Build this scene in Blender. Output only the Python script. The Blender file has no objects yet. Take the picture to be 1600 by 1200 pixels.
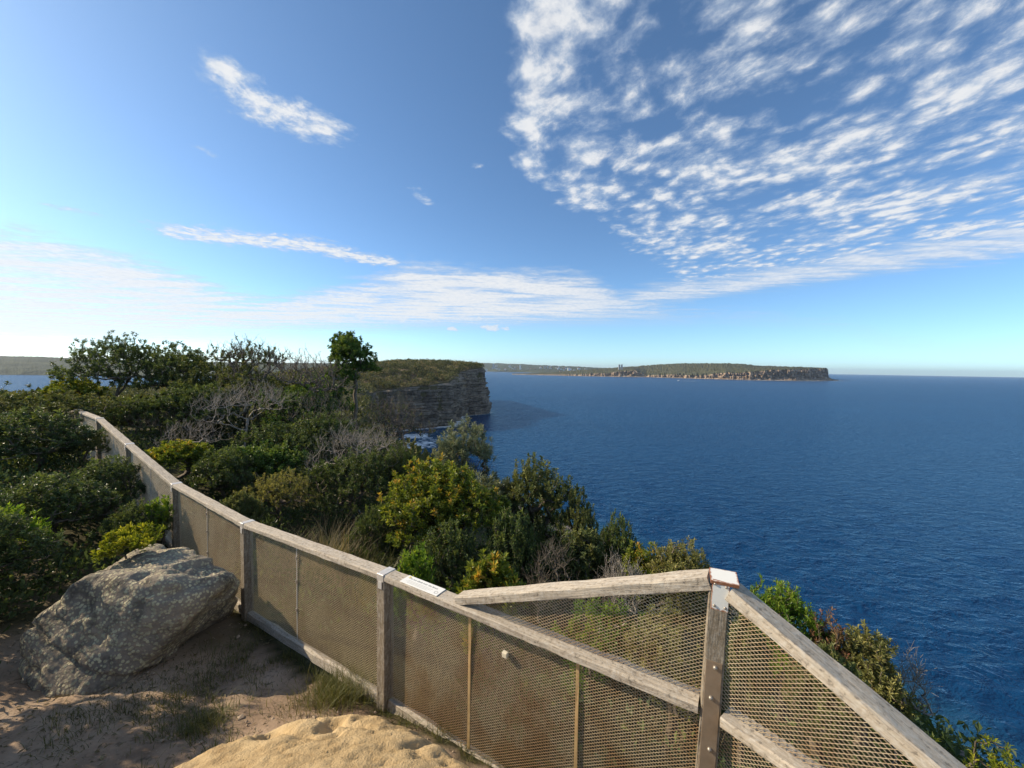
import bpy, math, random
import numpy as np
from mathutils import Matrix, Vector

# ------------------------------------------------------------------ camera, sky, sun
SC = bpy.context.scene
FOC = 620.0                                   # focal length in pixels of the 1600 px wide photograph
PITCH = math.atan(25.25 / FOC)
ROLL = math.radians(0.84)
CF = np.array([0, math.cos(PITCH), -math.sin(PITCH)])
_r0 = np.array([1.0, 0, 0]); _u0 = np.cross(_r0, CF)
CR = math.cos(ROLL) * _r0 + math.sin(ROLL) * _u0
CU = math.cos(ROLL) * _u0 - math.sin(ROLL) * _r0
SEA = -45.0                                   # eye height above the sea

cam_d = bpy.data.cameras.new('camera')
cam_d.sensor_width = 36.0
cam_d.lens = 36.0 * FOC / 1600.0
cam_d.clip_start = 0.05
cam_d.clip_end = 60000
cam = bpy.data.objects.new('camera', cam_d)
SC.collection.objects.link(cam)
cam.matrix_world = Matrix(((CR[0], CU[0], -CF[0], 0), (CR[1], CU[1], -CF[1], 0), (CR[2], CU[2], -CF[2], 0), (0, 0, 0, 1)))
SC.camera = cam

SUN_EL = math.radians(30)
SUN_AZ = math.radians(-79)                    # measured from +Y towards +X: the sun stands to the left
SUN_DIR = Vector((math.sin(SUN_AZ) * math.cos(SUN_EL), math.cos(SUN_AZ) * math.cos(SUN_EL), math.sin(SUN_EL)))
sun_d = bpy.data.lights.new('sun', 'SUN')
sun_d.energy = 5.0
sun_d.angle = math.radians(0.55)
sun_d.color = (1.0, 0.84, 0.62)
sun = bpy.data.objects.new('sun', sun_d)
sun.rotation_euler = SUN_DIR.to_track_quat('Z', 'Y').to_euler()
SC.collection.objects.link(sun)
SC.view_settings.view_transform = 'Standard'
SC.view_settings.look = 'None'
SC.view_settings.exposure = 0.55
SC.view_settings.gamma = 1.0
SC.cycles.max_bounces = 6
SC.cycles.volume_bounces = 0
SC.cycles.transparent_max_bounces = 6
SC.cycles.sample_clamp_indirect = 6.0


def ray(u, v):
    return CF + CR * (u - 800) / FOC + CU * (600 - v) / FOC


def at(u, v, Y):
    d = ray(u, v)
    return d * (Y / d[1])


def atz(u, v, Z):
    d = ray(u, v)
    return d * (Z / d[2])


# ---- node helpers
class NT:
    def __init__(s, tree):
        s.t = tree; s.n = tree.nodes; s.l = tree.links

    def node(s, typ, ins=None, **kw):
        nd = s.n.new(typ)
        for k, v in kw.items():
            setattr(nd, k, v)
        for k, v in (ins or {}).items():
            s.put(nd.inputs[k], v)
        return nd

    def put(s, sock, v):
        if isinstance(v, bpy.types.NodeSocket):
            s.l.new(v, sock)
        else:
            sock.default_value = v

    def m(s, op, a, b=0.0, c=0.0, clamp=False):
        nd = s.node('ShaderNodeMath', operation=op, use_clamp=clamp)
        for i, x in enumerate((a, b, c)):
            s.put(nd.inputs[i], x)
        return nd.outputs[0]

    def add(s, a, b): return s.m('ADD', a, b)
    def sub(s, a, b): return s.m('SUBTRACT', a, b)
    def mul(s, a, b): return s.m('MULTIPLY', a, b)

    def sstep(s, x, lo, hi, a=0.0, b=1.0):
        nd = s.node('ShaderNodeMapRange', interpolation_type='SMOOTHSTEP')
        for i, q in enumerate((x, lo, hi, a, b)):
            s.put(nd.inputs[i], q)
        return nd.outputs[0]

    def xyz(s, x, y, z=0.0):
        nd = s.node('ShaderNodeCombineXYZ')
        for i, q in enumerate((x, y, z)):
            s.put(nd.inputs[i], q)
        return nd.outputs[0]

    def noise(s, vec, scale, detail=4.0, rough=0.55, dist=0.0):
        nd = s.node('ShaderNodeTexNoise', {'Scale': scale, 'Detail': detail, 'Roughness': rough, 'Distortion': dist})
        if vec is not None:
            s.l.new(vec, nd.inputs['Vector'])
        return nd.outputs['Fac']

    def voro(s, vec, scale, feature='F1', rnd=1.0):
        nd = s.node('ShaderNodeTexVoronoi', {'Scale': scale, 'Randomness': rnd}, feature=feature)
        s.l.new(vec, nd.inputs['Vector'])
        return nd.outputs['Distance']

    def mix(s, fac, a, b, typ='RGBA', blend='MIX'):
        nd = s.node('ShaderNodeMix', data_type=typ)
        if typ == 'RGBA':
            nd.blend_type = blend
            i = (0, 6, 7); o = 2
        else:
            i = (0, 2, 3); o = 0
        for k, x in zip(i, (fac, a, b)):
            if typ == 'RGBA' and k != 0 and isinstance(x, tuple) and len(x) == 3:
                x = x + (1.0,)
            s.put(nd.inputs[k], x)
        return nd.outputs[o]

    def ramp(s, fac, stops):
        nd = s.node('ShaderNodeValToRGB')
        cr = nd.color_ramp
        while len(cr.elements) < len(stops):
            cr.elements.new(0.5)
        for e, (p, c) in zip(cr.elements, stops):
            e.position = p; e.color = (c[0], c[1], c[2], 1)
        s.put(nd.inputs[0], fac)
        return nd.outputs[0]

    def mapping(s, vec, scale=(1, 1, 1), rot=(0, 0, 0), loc=(0, 0, 0)):
        nd = s.node('ShaderNodeMapping', {'Scale': scale, 'Rotation': rot, 'Location': loc})
        s.l.new(vec, nd.inputs[0])
        return nd.outputs[0]


# ---- world: physical sky with a layer of altocumulus and streaky low cloud, laid out on the plane of the cloud deck
W = bpy.data.worlds.new('World'); SC.world = W
W.use_nodes = True
W.node_tree.nodes.clear()
w = NT(W.node_tree)
sky = w.node('ShaderNodeTexSky')
sky.sky_type = 'NISHITA'
sky.sun_disc = False
sky.sun_elevation = SUN_EL
sky.sun_rotation = SUN_AZ
sky.altitude = 50
sky.air_density = 0.62
sky.dust_density = 0.45
sky.ozone_density = 2.4
dirn = w.node('ShaderNodeTexCoord').outputs['Generated']
sep = w.node('ShaderNodeSeparateXYZ', {0: dirn})
dz = w.m('MAXIMUM', sep.outputs[2], 0.012)
qx = w.m('DIVIDE', sep.outputs[0], dz)
qy = w.m('DIVIDE', sep.outputs[1], dz)
q0 = w.xyz(qx, qy)
wn = w.node('ShaderNodeTexNoise', {'Vector': q0, 'Scale': 1.6, 'Detail': 3.0})
wv = w.node('ShaderNodeVectorMath', {0: wn.outputs['Color'], 1: (0.5, 0.5, 0.5)}, operation='SUBTRACT').outputs[0]
wv = w.node('ShaderNodeVectorMath', {0: wv, 'Scale': 0.20}, operation='SCALE').outputs[0]
q1 = w.node('ShaderNodeVectorMath', {0: q0, 1: wv}, operation='ADD').outputs[0]
s1 = w.node('ShaderNodeSeparateXYZ', {0: q1})
X, Y_ = s1.outputs[0], s1.outputs[1]


def cq(u, v):
    d = ray(u, v)
    return d[0] / d[2], d[1] / d[2]


def capsule(a, b, wid, x=None, y=None, ys=1.0):
    """1 on the segment a-b (points of the cloud deck), falling to 0 at wid away from it; ys squeezes depth"""
    x = x or X; y = y or Y_
    ax, ay = a[0], a[1] * ys; bx, by = b[0] - ax, b[1] * ys - ay
    px = w.sub(x, ax); py = w.sub(w.mul(y, ys) if ys != 1.0 else y, ay)
    t = w.m('DIVIDE', w.add(w.mul(px, bx), w.mul(py, by)), bx * bx + by * by, clamp=True)
    dx = w.sub(px, w.mul(t, bx)); dy = w.sub(py, w.mul(t, by))
    d = w.m('SQRT', w.add(w.mul(dx, dx), w.mul(dy, dy)))
    return w.sstep(d, 0.0, wid, 1.0, 0.0)


# altocumulus field
a1 = w.sstep(X, -0.20, 0.06)
a2 = w.sstep(w.sub(w.add(w.mul(X, 1.35), 2.10), Y_), -0.30, 0.30)
a3 = w.sstep(w.sub(5.0, w.add(w.mul(X, 0.749), w.mul(Y_, 0.662))), -0.1, 0.7)
low = w.noise(q0, 2.3, 2.0, 0.5)
field = w.mul(w.mul(a1, a2), a3)
gap = w.m('MAXIMUM', capsule(cq(1050, 190), cq(1045, 20), 0.26), w.mul(capsule(cq(1130, 330), cq(1250, 370), 0.55), 0.2))
core = capsule(cq(850, 250), cq(845, 30), 0.42)
pv = w.mapping(q1, (1.0, 0.78, 1.0), (0, 0, math.radians(30)))
vs = w.node('ShaderNodeTexVoronoi', {'Vector': pv, 'Scale': 9.6, 'Smoothness': 0.5, 'Randomness': 1.0}, feature='SMOOTH_F1').outputs['Distance']
cell = w.sub(1.0, w.mul(vs, 1.45))
puff = w.noise(pv, 17.0, 8.0, 0.62, 0.1)
dens = w.add(w.mul(cell, 0.36), w.mul(puff, 0.72))
dens = w.add(dens, w.mul(w.sub(low, 0.49), 1.15))
dens = w.add(dens, w.add(w.mul(core, 0.10), w.mul(gap, -0.22)))
dens = w.add(dens, w.mul(w.sub(field, 1.0), 0.75))
alphaA = w.mul(w.sstep(dens, 0.27, 0.80), 0.92)
# long streets of softer cloud on the right
bandR = capsule(cq(1660, 365), cq(1030, 462), 1.35)
stR = w.noise(w.mapping(q1, (1.0, 1.0, 1.0), (0, 0, math.radians(48))), 2.0, 2.0)
rv = w.mapping(q1, (0.8, 2.6, 1.0), (0, 0, math.radians(42)))
rst = w.noise(rv, 2.4, 7.0, 0.6, 0.2)
alphaR = w.mul(w.sstep(w.add(rst, w.mul(w.sub(bandR, 1.0), 0.62)), 0.06, 0.62), 0.80)
# low bank of streaky cloud, its upper and lower rim given by bearing
theta = w.m('ARCTAN2', sep.outputs[0], sep.outputs[1])
hor = w.m('SQRT', w.add(w.mul(sep.outputs[0], sep.outputs[0]), w.mul(sep.outputs[1], sep.outputs[1])))
elv = w.m('DIVIDE', sep.outputs[2], hor)


def rim(pts):
    nd = w.node('ShaderNodeFloatCurve')
    cv = nd.mapping.curves[0]
    nd.mapping.use_clip = False
    q_ = []
    for u, v in pts:
        d = ray(u, v)
        q_.append(((math.atan2(d[0], d[1]) + 1.6) / 3.2, d[2] / math.hypot(d[0], d[1])))
    while len(cv.points) < len(q_):
        cv.points.new(0.5, 0.5)
    for p_, (x_, y_) in zip(cv.points, q_):
        p_.location = (x_, y_); p_.handle_type = 'AUTO_CLAMPED'
    nd.mapping.update()
    w.put(nd.inputs['Value'], w.m('DIVIDE', w.add(theta, 1.6), 3.2))
    return nd.outputs[0]


rt = rim([(-200, 330), (0, 352), (150, 382), (290, 420), (400, 456), (520, 446), (610, 420), (650, 408), (770, 416), (900, 424), (965, 450), (1060, 476), (1290, 496), (1420, 530), (1700, 560)])
rbm = rim([(-200, 560), (0, 548), (400, 522), (700, 510), (1000, 502), (1290, 505), (1420, 540), (1700, 565)])
stv = w.mapping(q1, (0.6, 1.7, 1.0), (0, 0, math.radians(-12)))
streak = w.noise(stv, 1.5, 8.0, 0.64, 0.2)
fine = w.noise(q0, 5.0, 8.0, 0.62)
sn = w.add(w.mul(streak, 0.5), w.mul(fine, 0.5))
bt = w.sstep(w.add(w.sub(rt, elv), w.mul(w.sub(sn, 0.5), 0.13)), -0.012, 0.040)
bb = w.sstep(w.add(w.sub(elv, rbm), w.mul(w.sub(sn, 0.5), 0.05)), -0.025, 0.035)
bank = w.mul(w.mul(bt, bb), w.sstep(streak, 0.28, 0.55, 0.35, 0.92))
bank = w.mul(bank, w.sstep(theta, 0.55, 0.05, 0.55, 1.0))
# single clouds
c1 = w.m('MAXIMUM', capsule(cq(350, 118), cq(420, 165), 0.22), capsule(cq(415, 168), cq(495, 198), 0.33))
c2 = w.m('MAXIMUM', capsule(cq(300, 366), cq(480, 382), 0.62), capsule(cq(480, 384), cq(595, 408), 0.5))
c3 = capsule(cq(85, 325), cq(150, 335), 0.18)
c4 = w.m('MAXIMUM', capsule(cq(655, 300), cq(672, 318), 0.13), capsule(cq(305, 232), cq(330, 243), 0.10))
c4 = w.m('MAXIMUM', c4, capsule(cq(735, 262), cq(748, 264), 0.07))
mC = w.m('MAXIMUM', w.m('MAXIMUM', c1, c2), w.m('MAXIMUM', w.mul(c3, .8), w.mul(c4, .72)))
wisp = w.noise(q1, 11.0, 8.0, 0.66)
alphaC = w.sstep(w.add(w.mul(wisp, 1.25), w.mul(w.sub(mC, 1.0), 0.85)), 0.20, 0.74)
# small cumulus low over the horizon
fn = w.noise(w.xyz(theta, w.mul(elv, 1.7)), 42.0, 5.0, 0.6)
mD = None
for (u, v, su, sv) in ((520, 499, 24, 9), (565, 493, 22, 10), (632, 497, 34, 10), (682, 497, 28, 9), (748, 496, 11, 10), (772, 512, 34, 8), (708, 514, 14, 5)):
    d = ray(u, v)
    hd = math.hypot(d[0], d[1])
    ex = w.m('DIVIDE', w.sub(theta, math.atan2(d[0], d[1])), su / FOC)
    ey = w.m('DIVIDE', w.sub(elv, d[2] / hd), sv / FOC)
    g = w.m('SUBTRACT', 1.0, w.m('SQRT', w.add(w.mul(ex, ex), w.mul(ey, ey))), clamp=True)
    mD = g if mD is None else w.m('MAXIMUM', mD, g)
alphaD = w.mul(w.sstep(w.add(mD, w.mul(w.sub(fn, 0.5), 2.2)), 0.15, 0.75), w.mul(w.sstep(mD, 0.0, 0.35), 0.8))
alpha = w.m('MAXIMUM', w.m('MAXIMUM', alphaA, alphaR), w.m('MAXIMUM', w.m('MAXIMUM', alphaC, alphaD), bank))
alpha = w.mul(alpha, w.sstep(sep.outputs[2], 0.004, 0.05))
alpha = w.m('MINIMUM', alpha, 0.94)
thick = w.sstep(w.add(w.mul(puff, 0.7), w.mul(alpha, 0.5)), 0.45, 0.90)
ccol = w.mix(thick, (0.38, 0.45, 0.54), (0.61, 0.615, 0.62))
skyc = w.node('ShaderNodeVectorMath', {0: sky.outputs[0], 'Scale': 0.14}, operation='SCALE').outputs[0]
skyc = w.mix(1.0, skyc, (0.79, 0.97, 1.0), blend='MULTIPLY')
final = w.mix(alpha, skyc, ccol)
bg = w.node('ShaderNodeBackground', {'Color': final, 'Strength': 1.0})
wo = w.node('ShaderNodeOutputWorld')
w.l.new(bg.outputs[0], wo.inputs['Surface'])

# ------------------------------------------------------------------ object helpers
COL = SC.collection


def mesh_np(name, verts, faces, mat=None, smooth=False, tone=None, uvw=None, mats=None, midx=None):
    """faces: (n,3) or (n,4) int array, or list of arrays of different widths"""
    me = bpy.data.meshes.new(name)
    verts = np.asarray(verts, dtype=np.float32)
    fl = faces if isinstance(faces, list) else [faces]
    fl = [np.asarray(f, dtype=np.int32) for f in fl if len(f)]
    me.vertices.add(len(verts))
    me.vertices.foreach_set('co', verts.ravel())
    loops = np.concatenate([f.ravel() for f in fl])
    tot = np.concatenate([np.full(len(f), f.shape[1], np.int32) for f in fl])
    start = np.concatenate(([0], np.cumsum(tot)[:-1])).astype(np.int32)
    me.loops.add(len(loops))
    me.loops.foreach_set('vertex_index', loops)
    me.polygons.add(len(tot))
    me.polygons.foreach_set('loop_start', start)
    me.polygons.foreach_set('loop_total', tot)
    me.polygons.foreach_set('use_smooth', np.full(len(tot), bool(smooth)))
    if tone is not None:
        a = me.attributes.new('tone', 'FLOAT', 'POINT')
        a.data.foreach_set('value', np.asarray(tone, np.float32))
    for m_ in (mats or ([mat] if mat else [])):
        me.materials.append(m_)
    if midx is not None:
        me.polygons.foreach_set('material_index', np.asarray(midx, np.int32))
    me.update()
    me.validate()
    return me


def link(name, me, parent=None, loc=None):
    o = bpy.data.objects.new(name, me)
    COL.objects.link(o)
    if parent is not None:
        o.parent = parent
    if loc is not None:
        o.location = loc
    return o


def tag(o, label=None, cat=None, group=None, kind=None):
    if label: o['label'] = label
    if cat: o['category'] = cat
    if group: o['group'] = group
    if kind: o['kind'] = kind
    return o


def empty(name, loc):
    o = bpy.data.objects.new(name, None)
    o.location = loc
    o.empty_display_size = 0.2
    COL.objects.link(o)
    return o


def grid_faces(nr, nc):
    i = np.arange(nr * nc).reshape(nr, nc)
    return np.stack([i[:-1, :-1], i[:-1, 1:], i[1:, 1:], i[1:, :-1]], -1).reshape(-1, 4)


def vnoise(x, y, seed=0):
    """smooth value noise on arrays, 0..1"""
    xi = np.floor(x).astype(np.int64); yi = np.floor(y).astype(np.int64)
    xf = x - xi; yf = y - yi
    xf = xf * xf * (3 - 2 * xf); yf = yf * yf * (3 - 2 * yf)

    def h(a, b):
        n = (a * 374761393 + b * 668265263 + seed * 974634777) & 0xFFFFFFFF
        n = ((n ^ (n >> 13)) * 1274126177) & 0xFFFFFFFF
        return ((n ^ (n >> 16)) & 0xFFFF) / 65535.0
    return (h(xi, yi) * (1 - xf) + h(xi + 1, yi) * xf) * (1 - yf) + (h(xi, yi + 1) * (1 - xf) + h(xi + 1, yi + 1) * xf) * yf


def fbm(x, y, seed=0, oct=4):
    t = 0; a = 0.5; s = 0
    for k in range(oct):
        t = t + a * vnoise(x * 2 ** k, y * 2 ** k, seed + k * 17); s += a; a *= 0.5
    return t / s


def vn3(p, seed=0):
    return (vnoise(p[:, 0] + 0.37 * p[:, 2], p[:, 1] + 0.61 * p[:, 2], seed) + vnoise(p[:, 1] + 5.1, p[:, 2] + 0.43 * p[:, 0], seed + 3) + vnoise(p[:, 2] + 9.7, p[:, 0] - 0.5 * p[:, 1], seed + 7)) / 3


def fbm3(p, seed=0, oct=4):
    t = 0; a = 0.5; s = 0
    for k in range(oct):
        t = t + a * vn3(p * 2 ** k, seed + k * 13); s += a; a *= 0.5
    return t / s


# ------------------------------------------------------------------ materials
def mat(name):
    m_ = bpy.data.materials.new(name); m_.use_nodes = True
    n = NT(m_.node_tree)
    b = m_.node_tree.nodes['Principled BSDF']
    return m_, n, b


def bump(n, b, h, strength=0.5, dist=0.02):
    nd = n.node('ShaderNodeBump', {'Height': h, 'Strength': strength, 'Distance': dist})
    n.l.new(nd.outputs[0], b.inputs['Normal'])


def leaf_mat(name, stops, rough=0.5, trans=0.35, spec=0.22):
    m_, n, b = mat(name)
    at_ = n.node('ShaderNodeAttribute', attribute_name='tone').outputs['Fac']
    c = n.ramp(at_, stops)
    n.put(b.inputs['Base Color'], c)
    b.inputs['Roughness'].default_value = rough
    b.inputs['Specular IOR Level'].default_value = spec
    tr = n.node('ShaderNodeBsdfTranslucent', {'Color': n.mix(1.0, c, (1.35, 1.25, 0.6), blend='MULTIPLY')})
    ms = n.node('ShaderNodeMixShader', {0: trans, 1: b.outputs[0], 2: tr.outputs[0]})
    n.l.new(ms.outputs[0], n.n['Material Output'].inputs[0])
    return m_


LM = {
    'glossy': leaf_mat('leaf_glossy_yellow_green', [(0, (0.047, 0.074, 0.019)), (.5, (0.115, 0.162, 0.027)), (.85, (0.270, 0.297, 0.041)), (1, (0.459, 0.297, 0.054))], .42, .38, .3),
    'bright': leaf_mat('leaf_bright_green', [(0, (0.052, 0.111, 0.019)), (.6, (0.130, 0.234, 0.033)), (1, (0.286, 0.364, 0.052))], .38, .42),
    'dark': leaf_mat('leaf_dark_green', [(0, (0.039, 0.064, 0.031)), (.6, (0.079, 0.116, 0.046)), (1, (0.176, 0.220, 0.061))], .45, .28),
    'olive': leaf_mat('leaf_olive', [(0, (0.051, 0.072, 0.029)), (.6, (0.109, 0.138, 0.051)), (1, (0.232, 0.239, 0.087))], .5, .3),
    'banksia': leaf_mat('leaf_grey_green', [(0, (0.070, 0.098, 0.070)), (.6, (0.140, 0.175, 0.112)), (1, (0.308, 0.308, 0.182))], .5, .25),
    'pale': leaf_mat('leaf_pale_yellow_green', [(0, (0.100, 0.112, 0.037)), (.6, (0.213, 0.219, 0.075)), (1, (0.375, 0.338, 0.125))], .5, .35),
    'tree': leaf_mat('leaf_tree_green', [(0, (0.039, 0.084, 0.028)), (.6, (0.084, 0.154, 0.039)), (1, (0.182, 0.238, 0.056))], .42, .32),
    'yellow': leaf_mat('leaf_yellow', [(0, (.06, .09, .012)), (.6, (.16, .20, .02)), (1, (.38, .36, .04))], .42, .42),
    'drygrass': leaf_mat('blade_dry_grass', [(0, (.10, .085, .05)), (.6, (.24, .20, .115)), (1, (.40, .34, .20))], .6, .25, .2),
    'greengrass': leaf_mat('blade_green_grass', [(0, (.05, .065, .02)), (.6, (.12, .125, .035)), (1, (.26, .22, .08))], .55, .3, .25),
    'heath': leaf_mat('leaf_heath', [(0, (.04, .05, .022)), (.5, (.105, .115, .045)), (.85, (.18, .17, .07)), (1, (.26, .21, .11))], .6, .2, .15),
    'reddish': leaf_mat('leaf_reddish_tip', [(0, (.06, .07, .03)), (.5, (.15, .12, .05)), (1, (.30, .13, .09))], .5, .3),
}


def bark_mat(name, c0, c1):
    m_, n, b = mat(name)
    tc = n.node('ShaderNodeTexCoord').outputs['Object']
    f = n.noise(n.mapping(tc, (1, 1, .3)), 30.0, 5.0, .6)
    n.put(b.inputs['Base Color'], n.ramp(f, [(.3, c0), (.7, c1)]))
    b.inputs['Roughness'].default_value = .85
    b.inputs['Specular IOR Level'].default_value = .15
    bump(n, b, f, .6, .01)
    return m_


BARK = bark_mat('bark_brown', (.06, .05, .04), (.17, .14, .11))
DEADBARK = bark_mat('bark_dead_grey', (.15, .13, .11), (.42, .375, .32))
GREYBARK = bark_mat('bark_grey', (.075, .063, .05), (.20, .17, .14))


def wood_mat(name, c0, c1, lich=0.5):
    """weathered timber, grain along the local X axis"""
    m_, n, b = mat(name)
    tc = n.node('ShaderNodeTexCoord').outputs['Object']
    g = n.noise(n.mapping(tc, (1.6, 26, 26)), 3.2, 8.0, .65, .4)
    g2 = n.noise(n.mapping(tc, (3.0, 9, 9)), 5.0, 6.0, .6)
    spots = n.noise(tc, 42.0, 5.0, .65)
    c = n.ramp(g, [(.28, c0), (.5, tuple(.5 * (x + y) for x, y in zip(c0, c1))), (.72, c1)])
    c = n.mix(n.mul(n.sstep(g2, .45, .68), .55), c, (.36, .335, .29))
    c = n.mix(n.mul(n.sstep(spots, .50, .64), lich), c, (.52, .49, .43))
    c = n.mix(n.mul(n.sstep(spots, .44, .34), .6), c, (.10, .09, .075))
    crack = n.sstep(g, .36, .28)
    c = n.mix(n.mul(crack, .7), c, (.045, .038, .03))
    n.put(b.inputs['Base Color'], c)
    b.inputs['Roughness'].default_value = .88
    b.inputs['Specular IOR Level'].default_value = .15
    bump(n, b, n.add(n.mul(g, 1.0), n.mul(spots, .5)), .8, .006)
    return m_


WOOD = wood_mat('weathered_timber', (.24, .20, .155), (.56, .49, .39))
WOODPOST = wood_mat('weathered_post_timber', (.12, .098, .07), (.29, .24, .175), .2)  # dark brown-grey posts, with some of their shade put into the colour


def metal_mat(name, c0, c1, rust=0.0, met=0.3, rough=0.55, scale=30.0):
    m_, n, b = mat(name)
    tc = n.node('ShaderNodeTexCoord').outputs['Object']
    f = n.noise(tc, scale, 5.0, .6)
    big = n.noise(tc, 2.3, 4.0, .6)
    c = n.ramp(f, [(.3, c0), (.7, c1)])
    if rust:
        c = n.mix(n.mul(n.sstep(big, .42, .62), rust), c, (.30, .17, .075))
        c = n.mix(n.mul(n.sstep(f, .6, .72), rust * .6), c, (.12, .055, .025))
    n.put(b.inputs['Base Color'], c)
    b.inputs['Metallic'].default_value = met
    b.inputs['Roughness'].default_value = rough
    bump(n, b, f, .25, .002)
    return m_


MESHM = metal_mat('galvanised_mesh_rusting', (.33, .25, .15), (.50, .41, .27), .75, .35, .5, 60.0)
MESHF = metal_mat('galvanised_mesh_pale', (.52, .42, .28), (.70, .58, .41), .12, .25, .5, 60.0)
MESHP = metal_mat('galvanised_mesh_tan', (.50, .38, .22), (.66, .52, .32), .30, .25, .5, 60.0)
CAPM = metal_mat('galvanised_strap', (.46, .45, .42), (.62, .60, .57), .15, .2, .45)
PLATEM = metal_mat('brown_steel_plate', (.21, .165, .12), (.29, .235, .18), .12, .35, .42, 14.0)
BOLTM = metal_mat('bolt_steel', (.28, .25, .21), (.42, .38, .33), .25, .5, .4)
RODM = metal_mat('rusty_stiffener', (.40, .28, .13), (.58, .43, .23), .35, .25, .55)


def cap_rust_mat():
    m_, n, b = mat('white_painted_plate_rusty_edges')
    tc = n.node('ShaderNodeTexCoord').outputs['Generated']
    s = n.node('ShaderNodeSeparateXYZ', {0: tc})
    f = n.noise(tc, 5.0, 5.0, .65)
    e = None
    for k in (0, 1):
        d = n.m('ABSOLUTE', n.sub(s.outputs[k], .5))
        e = d if e is None else n.m('MAXIMUM', e, d)
    e = n.add(e, n.mul(n.sub(f, .5), .20))
    c = n.mix(n.sstep(e, .43, .50), (.66, .66, .62), (.26, .10, .045))
    n.put(b.inputs['Base Color'], c)
    b.inputs['Roughness'].default_value = .55
    return m_


CORNERM = cap_rust_mat()


def plain(name, c, rough=.6, spec=.3):
    m_, n, b = mat(name)
    tc = n.node('ShaderNodeTexCoord').outputs['Object']
    f = n.noise(tc, 25.0, 3.0, .6)
    n.put(b.inputs['Base Color'], n.mix(n.mul(f, .35), c, tuple(x * .7 for x in c)))
    b.inputs['Roughness'].default_value = rough
    b.inputs['Specular IOR Level'].default_value = spec
    return m_


def rock_mat(name, c0, c1, c2, scale=1.0, strata=0.0, strata_scale=.5, lichen=0.0, bmp=.6, bdist=.05):
    m_, n, b = mat(name)
    tc = n.node('ShaderNodeTexCoord').outputs['Object']
    f1 = n.noise(tc, .9 * scale, 6.0, .6)
    f2 = n.noise(tc, 5.0 * scale, 6.0, .65)
    f3 = n.noise(tc, 28.0 * scale, 5.0, .6)
    c = n.ramp(n.add(n.mul(f1, .6), n.mul(f2, .4)), [(.34, c0), (.5, c1), (.66, c2)])
    h = n.add(n.mul(f2, .7), n.mul(f3, .35))
    if strata:
        sv = n.mapping(tc, (.12, .12, 1.0))
        st = n.noise(sv, strata_scale * 4, 5.0, .7)
        c = n.mix(n.mul(n.sstep(st, .55, .40), strata), c, tuple(x * .38 for x in c0))
        h = n.add(h, n.mul(st, 1.4))
    if lichen:
        vo = n.voro(n.mapping(tc, (1, 1, 1)), 31.0)
        big = n.noise(tc, 2.2, 4.0, .6)
        lm = n.mul(n.sstep(n.add(vo, n.mul(f3, .3)), .66, .50), n.sstep(big, .28, .46))
        lc = n.ramp(n.noise(tc, 11.0, 3.0, .5), [(.4, (.36, .33, .22)), (.6, (.56, .51, .33))])
        c = n.mix(n.mul(lm, lichen), c, lc)
        dk = n.sstep(n.noise(tc, 3.4, 5.0, .65), .50, .62)
        c = n.mix(n.mul(dk, .55), c, (.045, .042, .038))
        h = n.add(h, n.mul(lm, .15))
    n.put(b.inputs['Base Color'], c)
    b.inputs['Roughness'].default_value = .9
    b.inputs['Specular IOR Level'].default_value = .15
    bump(n, b, h, bmp, bdist)
    return m_


BOULDERM = rock_mat('lichened_sandstone', (.13, .112, .09), (.245, .21, .165), (.36, .29, .20), 1.6, lichen=1.0, bmp=.9, bdist=.03)
OUTCROPM = rock_mat('tan_sandstone', (.30, .205, .10), (.44, .32, .17), (.54, .41, .235), 2.6, bmp=.9, bdist=.03)
CLIFFM = rock_mat('cliff_sandstone', (.11, .092, .078), (.23, .19, .15), (.37, .30, .22), .07, strata=.75, strata_scale=.16, bmp=1.0, bdist=1.2)
FARROCK = rock_mat('far_cliff_sandstone', (.10, .085, .07), (.29, .215, .15), (.46, .34, .22), .022, strata=.45, strata_scale=.03, bmp=1.0, bdist=5.0)


def ground_mat():
    m_, n, b = mat('sandy_soil')
    tc = n.node('ShaderNodeTexCoord').outputs['Object']
    f1 = n.noise(tc, 1.3, 6.0, .6)
    f2 = n.noise(tc, 14.0, 6.0, .7)
    f3 = n.noise(tc, 70.0, 4.0, .6)
    c = n.ramp(f1, [(.34, (.18, .125, .085)), (.5, (.31, .225, .155)), (.66, (.40, .305, .22))])
    c = n.mix(n.mul(n.sstep(f2, .54, .66), .7), c, (.085, .065, .045))
    c = n.mix(n.mul(n.sstep(f3, .60, .70), .5), c, (.40, .33, .26))
    at_ = n.node('ShaderNodeAttribute', attribute_name='tone').outputs['Fac']
    litter = n.ramp(f2, [(.35, (.035, .035, .018)), (.6, (.085, .075, .035))])
    c = n.mix(at_, c, litter)
    n.put(b.inputs['Base Color'], c)
    b.inputs['Roughness'].default_value = .95
    b.inputs['Specular IOR Level'].default_value = .1
    bump(n, b, n.add(n.mul(f2, .6), n.mul(f3, .25)), .7, .03)
    return m_


SOIL = ground_mat()


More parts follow.
